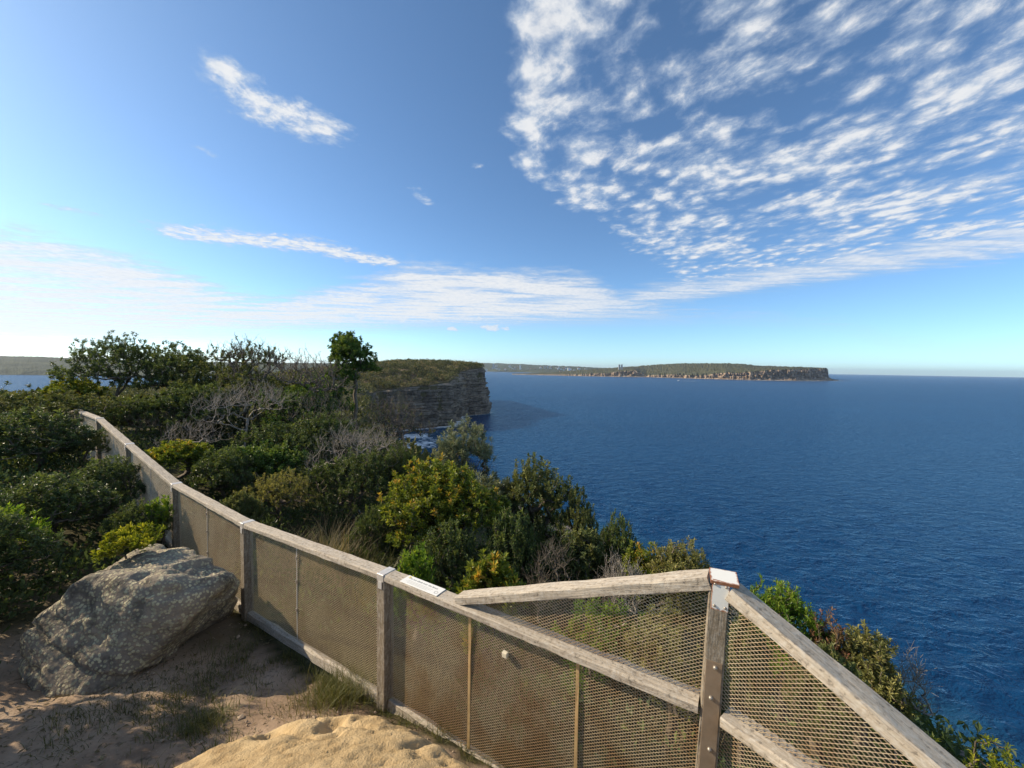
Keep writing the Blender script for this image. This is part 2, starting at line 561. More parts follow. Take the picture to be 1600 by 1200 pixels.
def sea_mat():
    m_, n, b = mat('sea_water')
    geo = n.node('ShaderNodeNewGeometry').outputs['Position']
    v1 = n.mapping(geo, (.55, 1.0, 1.0), (0, 0, math.radians(-14)))
    v2 = n.mapping(geo, (.6, 1.0, 1.0), (0, 0, math.radians(22)))
    h = n.add(n.mul(n.noise(v1, .34, 4.0, .6, .5), 2.2), n.mul(n.noise(v2, .9, 3.0, .55, .4), .8))
    big = n.noise(n.mapping(geo, (.004, .011, 1)), 1.0, 4.0, .6)
    c = n.mix(big, (.0025, .027, .084), (.0045, .043, .122))
    foam = n.node('ShaderNodeAttribute', attribute_name='tone').outputs['Fac']
    fn = n.noise(n.mapping(geo, (1, 1, 1), (0, 0, .5)), .23, 7.0, .72, .8)
    turq = n.sstep(foam, .05, .6)
    c = n.mix(n.mul(turq, .5), c, (.03, .11, .15))
    fm = n.sstep(n.add(n.mul(foam, .55), n.mul(fn, .8)), .70, .86)
    fm = n.mul(fm, n.sstep(foam, .02, .25))
    c = n.mix(fm, c, (.72, .76, .78))
    bp = n.node('ShaderNodeBump', {'Height': h, 'Strength': .75, 'Distance': 1.0}).outputs[0]
    df = n.node('ShaderNodeBsdfDiffuse', {'Color': c, 'Normal': bp})
    gl = n.node('ShaderNodeBsdfGlossy', {'Color': (.62, .84, 1, 1), 'Roughness': .22, 'Normal': bp})  # blue tint stands in for the bluer high sky that wave facets mirror
    fr = n.node('ShaderNodeFresnel', {'IOR': 1.333, 'Normal': bp}).outputs[0]
    # a wind-roughened sea never mirrors fully at grazing angles: the facets one sees lean towards the eye
    fac = n.mul(n.sstep(fr, 0.0, 1.0, 0.020, .52), n.sub(1.0, fm))
    ms = n.node('ShaderNodeMixShader', {0: fac, 1: df.outputs[0], 2: gl.outputs[0]})
    n.l.new(ms.outputs[0], n.n['Material Output'].inputs[0])
    n.n.remove(b)
    return m_


SEAM = sea_mat()

# ------------------------------------------------------------------ the lie of the land
# fence line: rail-top points of the old fence (x, y, z), far end first
FP = [(-13.15, 11.6, -1.52), (-11.74, 10.7, -1.30), (-9.59, 9.2, -1.31), (-7.46, 7.7, -1.59), (-5.28, 6.2, -1.90),
      (-3.13, 4.66, -1.88), (-1.03, 3.26, -1.72), (1.06, 2.0, -1.72), (2.61, 0.04, -1.74), (4.1, -1.9, -1.76)]
FP = [np.array(p) for p in FP]
FH = 1.15

EDGE = [  # top of the coast (x, y, z) and its foot (x, y)
    ((10, -40, -4), (58, -40)), ((7, -5, -4), (57, 10)), ((6.2, 1, -4.2), (56, 30)), ((5.6, 4, -4.5), (54, 50)), ((4.6, 8, -5), (49, 64)),
    ((2.4, 12, -5.5), (36, 88)), ((-1, 17, -6), (26, 108)), ((-6, 26, -7), (10, 125)), ((-14, 40, -8.5), (-10, 135)),
    ((-29, 80, -12), (-34, 150)), ((-54, 150, -15), (-60, 185)), ((-88, 240, -18), (-84, 236)), ((-94, 275, -18), (-88, 270)),
    ((-75, 284, -15), (-74, 281)), ((-62, 294, -14), (-60, 291)), ((-48, 306, -12), (-46, 302)), ((-47, 335, -8), (-44, 335)),
    ((-48, 362, -5), (-47, 359)), ((-40, 378, -2.5), (-39, 374)), ((-30, 388, -1), (-26, 385)), ((-29, 398, 0), (-24, 400)), ((-40, 430, 1), (-36, 432)), ((-80, 560, 2), (-76, 562))]
ET = np.array([e[0] for e in EDGE], float); EFt = np.array([e[1] for e in EDGE], float)


def resample(P, step_fn):
    out = [P[0]]
    for a, b in zip(P[:-1], P[1:]):
        L = np.linalg.norm(b[:2] - a[:2]); n = max(1, int(L / step_fn(a)))
        for k in range(1, n + 1):
            out.append(a + (b - a) * k / n)
    return np.array(out)


def signed_edge(x, y):
    """distance to the coast edge, positive on the land side"""
    best = np.full(x.shape, 1e9); sg = np.ones(x.shape)
    for a, b in zip(ET[:-1, :2], ET[1:, :2]):
        d = b - a; L2 = d @ d
        t = np.clip(((x - a[0]) * d[0] + (y - a[1]) * d[1]) / L2, 0, 1)
        px = x - a[0] - t * d[0]; py = y - a[1] - t * d[1]
        r = np.hypot(px, py)
        cr = d[0] * (y - a[1]) - d[1] * (x - a[0])
        m_ = r < best - 1e-9
        best = np.where(m_, r, best); sg = np.where(m_, np.where(cr >= 0, 1, -1), sg)
    return best * sg


CTRL = [(p[0], p[1], p[2] - FH - .02) for p in FP]
CTRL += [(-.6, 2.45, -2.66), (0, 0, -1.65), (0, -3, -1.5), (-2.5, 0, -1.9), (-4, -3, -1.9), (1.2, .4, -2.0), (-2.4, 2.5, -2.82), (-3.2, 3.4, -2.96), (-4.2, 3.6, -2.98), (-5.2, 4.4, -2.95), (-4.3, 2.2, -2.75),
         (-6, 3, -2.7), (-7, 5.5, -2.85), (-9, 7, -2.5), (-12, 8, -2.3), (-16, 9, -2.4), (-10, 2, -2.5), (-16, 0, -2.2), (-12, -4, -2), (5, -4, -2.9)]
CTRL += [(-1, 5, -3.4), (1.2, 4, -3.4), (3, 3.2, -3.5), (3.2, 5, -4.1), (-1, 7, -3.9), (1, 8, -4.3), (-3, 7, -3.6), (-6, 9, -3.3), (-3, 10, -3.9), (-9, 12, -2.9), (-13, 15, -2.6), (-9, 17, -2.9), (-4, 17, -4.0), (-16, 22, -3),
         (-12, 30, -4), (-25, 20, -3), (-30, 40, -5), (-60, 50, -5.5), (-60, 100, -9), (-40, 80, -9), (-120, 100, -11), (-100, 200, -6), (-140, 260, -9), (-250, 200, -25), (-400, 330, -50), (-420, 100, -50), (-200, 60, -16), (-100, 0, -12), (-300, -40, -45),
         (-150, 350, -4), (-90, 330, -3), (-70, 400, 2.5), (-120, 450, 4), (-250, 450, -12), (-400, 600, -40), (-100, 600, 3)]
CTRL += [tuple(p) for p in ET]
CT = np.array(CTRL)


def _phi(r):
    return np.sqrt(r * r + .16)


_A = _phi(np.hypot(CT[:, None, 0] - CT[None, :, 0], CT[:, None, 1] - CT[None, :, 1]))
_n = len(CT)
_M = np.zeros((_n + 1, _n + 1)); _M[:_n, :_n] = _A; _M[:_n, _n] = 1; _M[_n, :_n] = 1
_W = np.linalg.solve(_M, np.concatenate([CT[:, 2], [0]]))


def hgt(x, y):
    x = np.asarray(x, float); y = np.asarray(y, float)
    z = np.full(x.shape, _W[_n])
    for k in range(_n):
        z = z + _W[k] * _phi(np.hypot(x - CT[k, 0], y - CT[k, 1]))
    r = np.hypot(x, y)
    z = z + (fbm(x * 1.1, y * 1.1, 5) - .5) * .12 + (fbm(x * .12, y * .12, 9) - .5) * np.clip((r - 14) / 30, 0, 1) * 1.6
    s = signed_edge(x, y)
    z = np.where(s < 0, z + np.where(y > 225, 40.0, 1.6) * s, z)
    return np.maximum(z, SEA - 6)


def h1(x, y):
    return float(hgt(np.array([x]), np.array([y]))[0])


def nonuni(lo, a, b, hi, fine, growth):
    c = list(np.arange(a, b, fine)); s = fine
    while c[-1] < hi:
        s *= growth; c.append(c[-1] + s)
    s = fine
    while c[0] > lo:
        s *= growth; c.insert(0, c[0] - s)
    return np.array(c)


def ground():
    xs = nonuni(-430, -8, 5.5, 14, .11, 1.06); ys = nonuni(-40, .4, 6.5, 620, .11, 1.055)
    gx, gy = np.meshgrid(xs, ys)
    x = gx.ravel(); y = gy.ravel()
    z = hgt(x, y)
    fine = (fbm(x * 5, y * 5, 31) - .5) * .05 + (fbm(x * 17, y * 17, 33, 3) - .5) * .018
    z = z + fine * (np.hypot(x, y) < 15)
    # litter / plants cover except on the trodden path on the camera side of the fence
    fl = np.full(x.shape, -1e9)
    best = np.full(x.shape, 1e9)
    for a, b in zip(FP[:-1], FP[1:]):
        d = (b - a)[:2]; t = np.clip(((x - a[0]) * d[0] + (y - a[1]) * d[1]) / (d @ d), 0, 1)
        px = x - a[0] - t * d[0]; py = y - a[1] - t * d[1]; r = np.hypot(px, py)
        sg = np.where(d[0] * (y - a[1]) - d[1] * (x - a[0]) > 0, 1, -1)
        m_ = r < best; best = np.where(m_, r, best); fl = np.where(m_, r * sg, fl)
    path = np.clip(1.6 - np.hypot((x + 2.6) / 3.6, (y - 2.0) / 1.75), 0, 1) * 2.4 + (fbm(x * 1.7, y * 1.7, 3) - .5) * 1.6
    path = np.clip(path, 0, 1) * (fl < -.12)
    t = 1 - path
    Fq = grid_faces(len(ys), len(xs))
    cx = x[Fq].mean(1); cy = y[Fq].mean(1)
    Fq = Fq[~((cy > 236) & (cx > -215))]
    o = link('ground', mesh_np('ground', np.stack([x, y, z], 1), Fq, SOIL, True, t))
    o['kind'] = 'structure'


ground()


def headland_top():
    xs = np.arange(-226, -20, 1.6); ys = np.arange(224, 520, 1.8)
    gx, gy = np.meshgrid(xs, ys); x = gx.ravel(); y = gy.ravel()
    z = hgt(x, y)
    Fq = grid_faces(len(ys), len(xs)); s = signed_edge(x, y)
    Fq = Fq[(s[Fq].max(1) > -.5)]
    o = link('headland', mesh_np('headland', np.stack([x, y, z], 1), Fq, SOIL, True, np.clip(fbm(x * .09, y * .09, 3) * 2.2 - .2, 0, 1)))
    o['kind'] = 'structure'


headland_top()


def cliffs():
    T = resample(ET, lambda a: 1.0 if a[1] > 230 else max(1.0, np.hypot(a[0], a[1]) * .05))
    # same resampling of the foot
    Fq = []
    for (a, b, fa, fb) in zip(ET[:-1], ET[1:], EFt[:-1], EFt[1:]):
        L = np.linalg.norm(b[:2] - a[:2]); n = max(1, int(L / (1.0 if a[1] > 230 else max(1.0, np.hypot(a[0], a[1]) * .05))))
        for k in range(n):
            Fq.append(fa + (fb - fa) * k / n)
    Fq.append(EFt[-1]); Fq = np.array(Fq)
    n = len(T); nz = 72
    d = np.gradient(T[:, :2], axis=0); d /= np.linalg.norm(d, axis=1)[:, None] + 1e-9
    k = np.ones(9) / 9
    d = np.stack([np.convolve(np.pad(d[:, i], 4, mode='edge'), k, 'valid') for i in (0, 1)], 1)
    nrm = np.stack([d[:, 1], -d[:, 0]], 1)
    s = np.concatenate(([0], np.cumsum(np.linalg.norm(np.diff(T[:, :2], axis=0), axis=1))))
    tt = np.linspace(0, 1, nz)
    V = np.zeros((nz, n, 3))
    rng = np.random.default_rng(4)
    lay = rng.normal(0, 1, 60)
    for j, t in enumerate(tt):
        z = T[:, 2] * (1 - t) + (SEA - 1.5) * t
        prof = t ** 1.0
        xy = T[:, :2] * (1 - prof) + Fq * prof
        zz = z + 2.2 * (fbm(s * .03, s * 0, 77) - .5) + .02 * s      # gently dipping beds
        li = zz / 2.3
        l0 = np.floor(li).astype(int)
        st = lay[l0 % 60] * .9 + (fbm(s * .10, l0 * 3.1, 21) - .5) * 3.2
        notch = -1.2 * np.exp(-((li - l0) / .16) ** 2)
        big = (fbm(s * .035, zz * .02, 8) - .5) * 10 + (fbm(s * .25, zz * .3, 15) - .5) * 2.6 + (np.round(fbm(s * .16, zz * .035, 61) * 7) / 7 - .5) * 9
        amp = np.clip(np.hypot(T[:, 0], T[:, 1]) / 200, .12, 1) * min(1, t * 14)
        off = (st + notch + big) * amp
        V[j, :, :2] = xy + nrm * off[:, None]
        V[j, :, 2] = z
    o = link('cliff_face', mesh_np('cliff_face', V.reshape(-1, 3), grid_faces(nz, n)[:, ::-1], CLIFFM, False))
    o['kind'] = 'structure'


cliffs()


def sea():
    na, nr = 510, 390
    az_ = np.radians(np.linspace(-74, 74, na))
    g = np.linspace(.0050, .0165, nr - 1); g = g * (math.log(14000 / 38) / g.sum())
    r = 38 * np.exp(np.concatenate(([0], np.cumsum(g))))
    A, Rr = np.meshgrid(az_, r)
    x = (np.sin(A) * Rr).ravel(); y = (np.cos(A) * Rr).ravel(); rr = Rr.ravel()
    z = np.zeros(x.shape)
    rng = np.random.default_rng(11)
    cell = np.gradient(r)[:, None] * np.ones((1, na)); cell = cell.ravel()
    for k in range(46):
        wl = 1.1 * (9 / 1.1) ** rng.random()
        th = math.radians(rng.normal(100, 26))
        kk = 2 * math.pi / wl
        amp = .0125 * wl ** .95 * (.6 + .8 * rng.random())
        ph = rng.random() * 6.28
        fade = np.clip((wl / cell - 1.6) / 5, 0, 1)
        c = np.sin(kk * (math.cos(th) * x + math.sin(th) * y) + ph + 1.6 * vnoise(x / wl / 3, y / wl / 3, k))
        z += amp * fade * (1 - 2 * np.sqrt(np.abs((1 - c) / 2) + 1e-6) + .6)
    # white water along the foot of the cliffs
    foam = np.zeros(x.shape)
    best = np.full(x.shape, 1e9)
    m_ = (rr < 700)
    xm, ym = x[m_], y[m_]; bm = np.full(xm.shape, 1e9)
    for a, b in zip(EFt[:-1], EFt[1:]):
        d = b - a; t = np.clip(((xm - a[0]) * d[0] + (ym - a[1]) * d[1]) / (d @ d), 0, 1)
        bm = np.minimum(bm, np.hypot(xm - a[0] - t * d[0], ym - a[1] - t * d[1]))
    reach = 3.0 + 9 * fbm(xm * .02, ym * .02, 6)
    f = np.clip(1 - bm / (reach * 1.7), 0, 1)
    # the cove below the next headland is full of broken water
    cove = np.clip(1.25 - np.hypot((xm + 58) / 26, (ym - 238) / 50), 0, 1) * 1.1
    foam[m_] = np.clip(np.maximum(f, cove * fbm(xm * .05, ym * .05, 2) * 1.6) * np.where(ym < 130, .42, 1), 0, 1)
    V = np.stack([x, y, SEA + z], 1)
    o = link('sea', mesh_np('sea', V, grid_faces(nr, na), SEAM, True, foam))
    o['kind'] = 'structure'


sea()


# ---- far headland across the entrance, far shores
def hz_green(name, c0, c1, scale):
    m_, n, b = mat(name)
    tc = n.node('ShaderNodeTexCoord').outputs['Object']
    f = n.noise(tc, scale, 6.0, .65)
    n.put(b.inputs['Base Color'], n.ramp(f, [(.35, c0), (.65, c1)]))
    b.inputs['Roughness'].default_value = .95
    b.inputs['Specular IOR Level'].default_value = .05
    bump(n, b, f, 1.0, .25 / scale)
    return m_


FARGREEN = hz_green('far_heath', (.035, .04, .02), (.105, .10, .05), .03)
FARWOOD = hz_green('far_woodland', (.028, .038, .024), (.07, .082, .048), .012)


def interp(tab, u):
    t = np.array(tab, float)
    return np.interp(u, t[:, 0], t[:, 1])


def far_headland():
    us = np.linspace(800, 1312, 620)
    base = interp([(800, 585.2), (850, 586.2), (900, 587.5), (1010, 589.2), (1092, 591.6), (1161, 593.6), (1244, 594.8), (1296, 594.6), (1312, 594.9)], us)
    lip = interp([(800, 584.4), (850, 585), (880, 584.6), (905, 585), (925, 583), (950, 583), (975, 579.5), (991, 578), (1010, 586.5), (1054, 585), (1092, 586.3), (1125, 583), (1134, 581.5), (1150, 583), (1175, 580.4), (1202, 578), (1235, 576.6), (1290, 575.3), (1293.5, 578), (1295, 590), (1302, 593), (1312, 594.6)], us)
    top = interp([(800, 584), (850, 582.4), (900, 579), (935, 576), (966, 573.9), (991, 572.4), (1032, 569), (1076, 567.4), (1120, 567.3), (1153, 568), (1189, 571.4), (1244, 573), (1290.5, 575), (1293.5, 577.8), (1295, 589.8), (1302, 592.8), (1312, 594.4)], us)
    rows = []
    Yb = np.array([atz(u, v, SEA)[1] for u, v in zip(us, base)])
    k = np.ones(25) / 25
    Yb = np.convolve(np.pad(Yb, 12, mode='edge'), k, 'valid')
    nc = 26
    rag = (fbm(us * .35, us * 0, 3, 5) - .5)
    for j in range(nc):
        t = j / (nc - 1)
        P = []
        for i, u in enumerate(us):
            zl = at(u, lip[i] + rag[i] * 2.2 * (lip[i] < base[i] - 2), Yb[i] + 25)[2]
            z = SEA - 1 + (zl - SEA + 1) * t
            blk = (fbm(np.array([u * .22]), np.array([math.floor(z / 9) * .7]), 9)[0] - .5) * 90 + (fbm(np.array([u * .9]), np.array([z * .06]), 19)[0] - .5) * 40
            ledge = 38 * max(0, .25 - t) / .25
            yy = Yb[i] + 25 * t - ledge + blk * min(1, t * 3 + .2) * (1 if base[i] - lip[i] > 2 else .15)
            P.append((at(u, 585, yy)[0], yy, z))
        rows.append(P)
    ns = 18
    for j in range(1, ns + 1):
        t = j / ns
        P = []
        for i, u in enumerate(us):
            a = rows[nc - 1][i]
            yy = (a[1] * (1 - t) + (Yb[i] + 25) * t) if t < .12 else Yb[i] + 25
            yy = a[1] * max(0, 1 - t * 8) + (Yb[i] + 25) * min(1, t * 8) + 420 * t
            vv = (lip[i]) + (top[i] - lip[i]) * t ** .8
            z = at(u, vv, yy)[2] + (fbm(np.array([u * .5]), np.array([t * 9.]), 44)[0] - .5) * 9 * min(1, t * 3)
            P.append((at(u, 585, yy)[0], yy, z))
        rows.append(P)
    rows.append([(p[0] * 1.05, p[1] + 250, SEA - 2) for p in rows[-1]])
    V = np.array(rows)
    Fc = grid_faces(len(rows), len(us))
    mi = (np.arange(len(Fc)) // (len(us) - 1) >= nc - 2).astype(int)
    o = link('far_headland', mesh_np('far_headland', V.reshape(-1, 3), Fc, None, False, mats=[FARROCK, FARGREEN], midx=mi))
    o['kind'] = 'structure'
    # white surf line at the foot
    P = np.array(rows[0]); n = len(P)
    sel = np.arange(n)
    wdt = 4 + 22 * fbm(us * .12, us * 0 + 2, 5) * (us > 1150) + 8 * (fbm(us * .3, us * 0, 8) > .5)
    A = P.copy(); A[:, 1] -= 34; A[:, 2] = SEA + .9
    B = P.copy(); B[:, 1] -= 34 + wdt; B[:, 0] += 0; B[:, 2] = SEA + .9
    o2 = link('surf', mesh_np('surf', np.concatenate([A, B]), np.stack([sel[:-1], sel[1:], sel[1:] + n, sel[:-1] + n], 1), plain('surf_foam', (.62, .66, .68), .8)))
    tag(o2, 'thin white line of surf along the foot of the far headland', 'surf', kind='stuff')


far_headland()


def ridge(name, pts_base, pts_top, depth, amp, mat_, n=260, seed=0):
    us = np.linspace(pts_base[0][0], pts_base[-1][0], n)
    bv = interp(pts_base, us); tv = interp(pts_top, us)
    rows = []
    Yb = np.array([atz(u, v, SEA)[1] for u, v in zip(us, bv)])
    for j in range(12):
        t = j / 11
        yy = Yb + depth * t
        z = np.array([at(u, v, y)[2] for u, v, y in zip(us, tv, yy)])
        zz = (SEA - 1) + (z - SEA + 1) * min(1, (t ** .55)) + (fbm(us * .35, us * .13 + j * 3.7, seed + j, 4) - .5) * amp * (t > 0)
        x = np.array([at(u, 575, y)[0] for u, y in zip(us, yy)])
        rows.append(np.stack([x, yy, zz], 1))
    rows.append(rows[-1] * np.array([1.05, 1.05, 0]) + np.array([0, 0, SEA - 2]))
    o = link(name, mesh_np(name, np.concatenate(rows), grid_faces(len(rows), n), mat_, True))
    o['kind'] = 'structure'
    return us, rows


ridge('harbour_hill', [(-120, 584.5), (0, 585.8), (120, 586.8), (200, 588), (320, 589), (620, 592)], [(-120, 553), (0, 556), (60, 557), (100, 559), (150, 561), (230, 564), (320, 566), (420, 567), (520, 568), (620, 571)], 500, 4, FARWOOD, n=520, seed=3)
ridge('distant_ridge', [(60, 570), (400, 574), (640, 577.5), (745, 580), (900, 584), (1000, 585)], [(60, 562), (330, 565.5), (520, 567.5), (640, 566.5), (760, 567), (800, 568.3), (860, 571), (905, 573), (960, 575.5), (1000, 577.5)], 1500, 16, FARWOOD, seed=8)

# ---- the town on the far shore
BW = [plain('render_white', (.80, .79, .76)), plain('render_cream', (.66, .60, .50)), plain('render_grey', (.36, .37, .38)), plain('brick_red', (.36, .20, .14))]
ROOF = [plain('roof_terracotta', (.30, .13, .08)), plain('roof_slate', (.14, .15, .16))]


def building(u, vbase, px_w, px_h, Y, ci, flat, label, group):
    p = at(u, vbase, Y); s = Y / FOC
    wd, hh, dp = px_w * s * 1.25, px_h * s * 1.25, px_w * s
    root = empty('town_building', p)
    x, y_ = wd / 2, dp / 2
    low_ = -hh * .6
    V = [(-x, -y_, low_), (x, -y_, low_), (x, y_, low_), (-x, y_, low_), (-x, -y_, hh), (x, -y_, hh), (x, y_, hh), (-x, y_, hh)]
    Fq = [(0, 1, 5, 4), (1, 2, 6, 5), (2, 3, 7, 6), (3, 0, 4, 7)]
    link('wall', mesh_np('wall', V, np.array(Fq), BW[ci]), root)
    e = wd * .04
    if flat:
        r = .06 * hh
        V = [(-x - e, -y_ - e, hh), (x + e, -y_ - e, hh), (x + e, y_ + e, hh), (-x - e, y_ + e, hh), (-x - e, -y_ - e, hh + r), (x + e, -y_ - e, hh + r), (x + e, y_ + e, hh + r), (-x - e, y_ + e, hh + r)]
        Fq = [(0, 1, 5, 4), (1, 2, 6, 5), (2, 3, 7, 6), (3, 0, 4, 7), (4, 5, 6, 7), (3, 2, 1, 0)]
        link('roof', mesh_np('roof', V, np.array(Fq), BW[2]), root)
    else:
        r = .5 * hh
        V = [(-x - e, -y_ - e, hh), (x + e, -y_ - e, hh), (x + e, y_ + e, hh), (-x - e, y_ + e, hh), (-x * .6, 0, hh + r), (x * .6, 0, hh + r)]
        link('roof', mesh_np('roof', V, [np.array([(0, 1, 5, 4), (2, 3, 4, 5), (3, 2, 1, 0)]), np.array([(1, 2, 5), (3, 0, 4)])], ROOF[ci % 2]), root)
    tag(root, label, 'building', group)


rb = random.Random(5)
GT = 'buildings of the far shore town'
for (u, v, a, b, ci, lab) in ((860, 580.6, 3.2, 4.2, 0, 'white square block at the water edge of the far shore town'),
                              (845, 578.6, 4.2, 2.4, 0, 'wide low white building in the far shore town'),
                              (771, 573.0, 2.2, 4.0, 2, 'tall grey tower standing above the far shore town'),
                              (813, 575.0, 1.8, 3.4, 0, 'slim pale tower in the middle of the far shore town'),
                              (851, 577.2, 2.0, 4.0, 2, 'left of two dark towers behind the far shore waterfront'),
                              (855.5, 577.2, 1.8, 3.8, 2, 'right of two dark towers behind the far shore waterfront'),
                              (760, 579.0, 2.6, 2.0, 1, 'cream building by the far water just right of the near cliff'),
                              (889, 577.4, 3.0, 2.2, 0, 'pale building high on the slope left of the far headland')):
    building(u, v, a, b, 4300 if u < 880 else 3600, ci, True, lab, GT)
building(967.5, 575.4, 2.0, 4.4, 2620, 2, True, 'left tower of the pair standing on the far headland', 'towers on the far headland')
building(971.5, 575.0, 1.7, 4.2, 2620, 2, True, 'right tower of the pair standing on the far headland', 'towers on the far headland')
for k in range(62):
    u = rb.uniform(748, 930)
    vb = interp([(745, 580), (850, 582.3), (930, 583.5)], u) - rb.uniform(.3, 1) ** 1.3 * interp([(745, 8), (850, 9), (930, 7)], u)
    building(u, float(vb), rb.uniform(1.1, 2.4), rb.uniform(.8, 1.5), 4350 if u < 870 else 3500, rb.choice([0, 0, 1, 1, 2, 3]), rb.random() < .35,
             'tiny pale house among the trees of the far shore town', GT)


def boat(u, v, sc_, lab):
    p = atz(u, v, SEA + .5)
    root = empty('motor_boat', p)
    hull = [(-1, -.28, 0), (.5, -.28, 0), (1, 0, .05), (.5, .28, 0), (-1, .28, 0), (-1, -.34, .3), (.6, -.34, .34), (1.2, 0, .42), (.6, .34, .34), (-1, .34, .3)]
    V = np.array(hull) * sc_
    link('hull', mesh_np('hull', V, [np.array([(0, 1, 6, 5), (3, 4, 9, 8), (4, 0, 5, 9), (1, 2, 7, 6), (2, 3, 8, 7)]), np.array([(5, 6, 7, 8, 9)])], BW[0]), root)
    c = np.array([(-.6, -.22, .3), (.25, -.22, .3), (.25, .22, .3), (-.6, .22, .3), (-.55, -.18, .72), (.05, -.18, .72), (.05, .18, .72), (-.55, .18, .72)]) * sc_
    link('cabin', mesh_np('cabin', c, np.array([(0, 1, 5, 4), (1, 2, 6, 5), (2, 3, 7, 6), (3, 0, 4, 7), (4, 5, 6, 7)]), BW[0]), root)
    tag(root, lab, 'boat')
    root.rotation_euler.z = math.radians(180)
    wk = np.array([(p[0] + 2, p[1] - 3, SEA + .95), (p[0] + 70, p[1] - 7, SEA + .95), (p[0] + 72, p[1] + 5, SEA + .95), (p[0] + 2, p[1] + 1, SEA + .95)])
    tag(link('wake', mesh_np('wake', wk, np.array([(0, 1, 2, 3)]), bpy.data.materials['surf_foam'])), 'white wake trailing behind the boat before the far headland', 'wake', kind='stuff')


boat(1060, 595.2, 5.0, 'small white motor boat on the water before the far headland')

# ------------------------------------------------------------------ the fence
def box_mesh(name, lx, ly, lz, m_, seg=10, jit=.0025, bev=.008, seed=0):
    """bar along local X from 0 to lx, section ly x lz centred on the axis, with worn chamfered edges"""
    rng = np.random.default_rng(seed)
    a, b = ly / 2, lz / 2
    sec = np.array([(-a + bev, -b), (a - bev, -b), (a, -b + bev), (a, b - bev), (a - bev, b), (-a + bev, b), (-a, b - bev), (-a, -b + bev)])
    xs = np.linspace(0, lx, seg + 1)
    V = []
    for i, x in enumerate(xs):
        w_ = sec + rng.normal(0, jit, sec.shape)
        V.append(np.column_stack([np.full(8, x), w_]))
    V = np.concatenate(V)
    Fq = []
    for i in range(seg):
        for k in range(8):
            k2 = (k + 1) % 8
            Fq.append((i * 8 + k, (i + 1) * 8 + k, (i + 1) * 8 + k2, i * 8 + k2))
    caps = [tuple(range(8)), tuple(reversed(range(seg * 8, seg * 8 + 8)))]
    return mesh_np(name, V, [np.array(Fq), np.array(caps)], m_)


def orient(o, a, b, up=(0, 0, 1), base=(0, 0, 0)):
    """put local X of o along a -> b (world points); parent sits at base with no rotation"""
    a = Vector(a); b = Vector(b); x = (b - a).normalized()
    y = Vector(up).cross(x).normalized(); z = x.cross(y)
    m_ = Matrix((x, y, z)).transposed().to_4x4()
    m_.translation = a - Vector(base)
    o.matrix_local = m_
    return o


def strands(A, B, hA, hB, zlo, top_fn, pl, ps, rh, rd, mat_, name, jit=.0006, seed=0):
    """expanded metal between A and B (points on the ground line), sheared to follow the slope.
    pl, ps: long and short pitch; rh, rd: half height and half depth of a strand"""
    A = np.array(A, float); B = np.array(B, float)
    L = np.linalg.norm((B - A)[:2]); ax = (B - A) / L           # per metre of plan length (keeps slope)
    nr = np.array([ax[1], -ax[0], 0]); nr /= np.linalg.norm(nr)
    ni = int(L / (pl / 2)); nj = int(max(hA, hB) / (ps / 2))
    I, J = np.meshgrid(np.arange(ni), np.arange(nj), indexing='ij')
    ok = ((I + J) % 2 == 0)
    I = I[ok]; J = J[ok]
    S0 = []; S1 = []
    for dj in (1, -1):
        s0, h0 = I * pl / 2, zlo + J * ps / 2
        s1, h1_ = (I + 1) * pl / 2, zlo + (J + dj) * ps / 2
        m_ = (np.maximum(h0, h1_) < top_fn((s0 + s1) / 2)) & (np.minimum(h0, h1_) >= zlo) & (s1 < L)
        S0.append(np.stack([s0[m_], h0[m_]], 1)); S1.append(np.stack([s1[m_], h1_[m_]], 1))
    S0 = np.concatenate(S0); S1 = np.concatenate(S1)
    bow = lambda s: .010 * np.sin(s[:, 0] * 2.1 + seed) * np.sin(s[:, 1] * 2.7 + 1)
    P0 = A + S0[:, :1] * ax + S0[:, 1:] * np.array([0, 0, 1]) + nr * bow(S0)[:, None]
    P1 = A + S1[:, :1] * ax + S1[:, 1:] * np.array([0, 0, 1]) + nr * bow(S1)[:, None]
    up = np.array([0, 0, 1.0])
    n = len(P0)
    offs = [up * rh + nr * rd * .5, -up * rh + nr * rd * .9, -up * rh * .2 - nr * rd]
    V = np.concatenate([P + o for P in (P0, P1) for o in offs]).reshape(2, 3, n, 3)
    V = V.transpose(2, 0, 1, 3).reshape(-1, 3)
    i = np.arange(n)[:, None] * 6
    Fq = np.concatenate([i + np.array([[k, 3 + k, 3 + (k + 1) % 3, (k + 1) % 3]]) for k in range(3)])
    return V, Fq


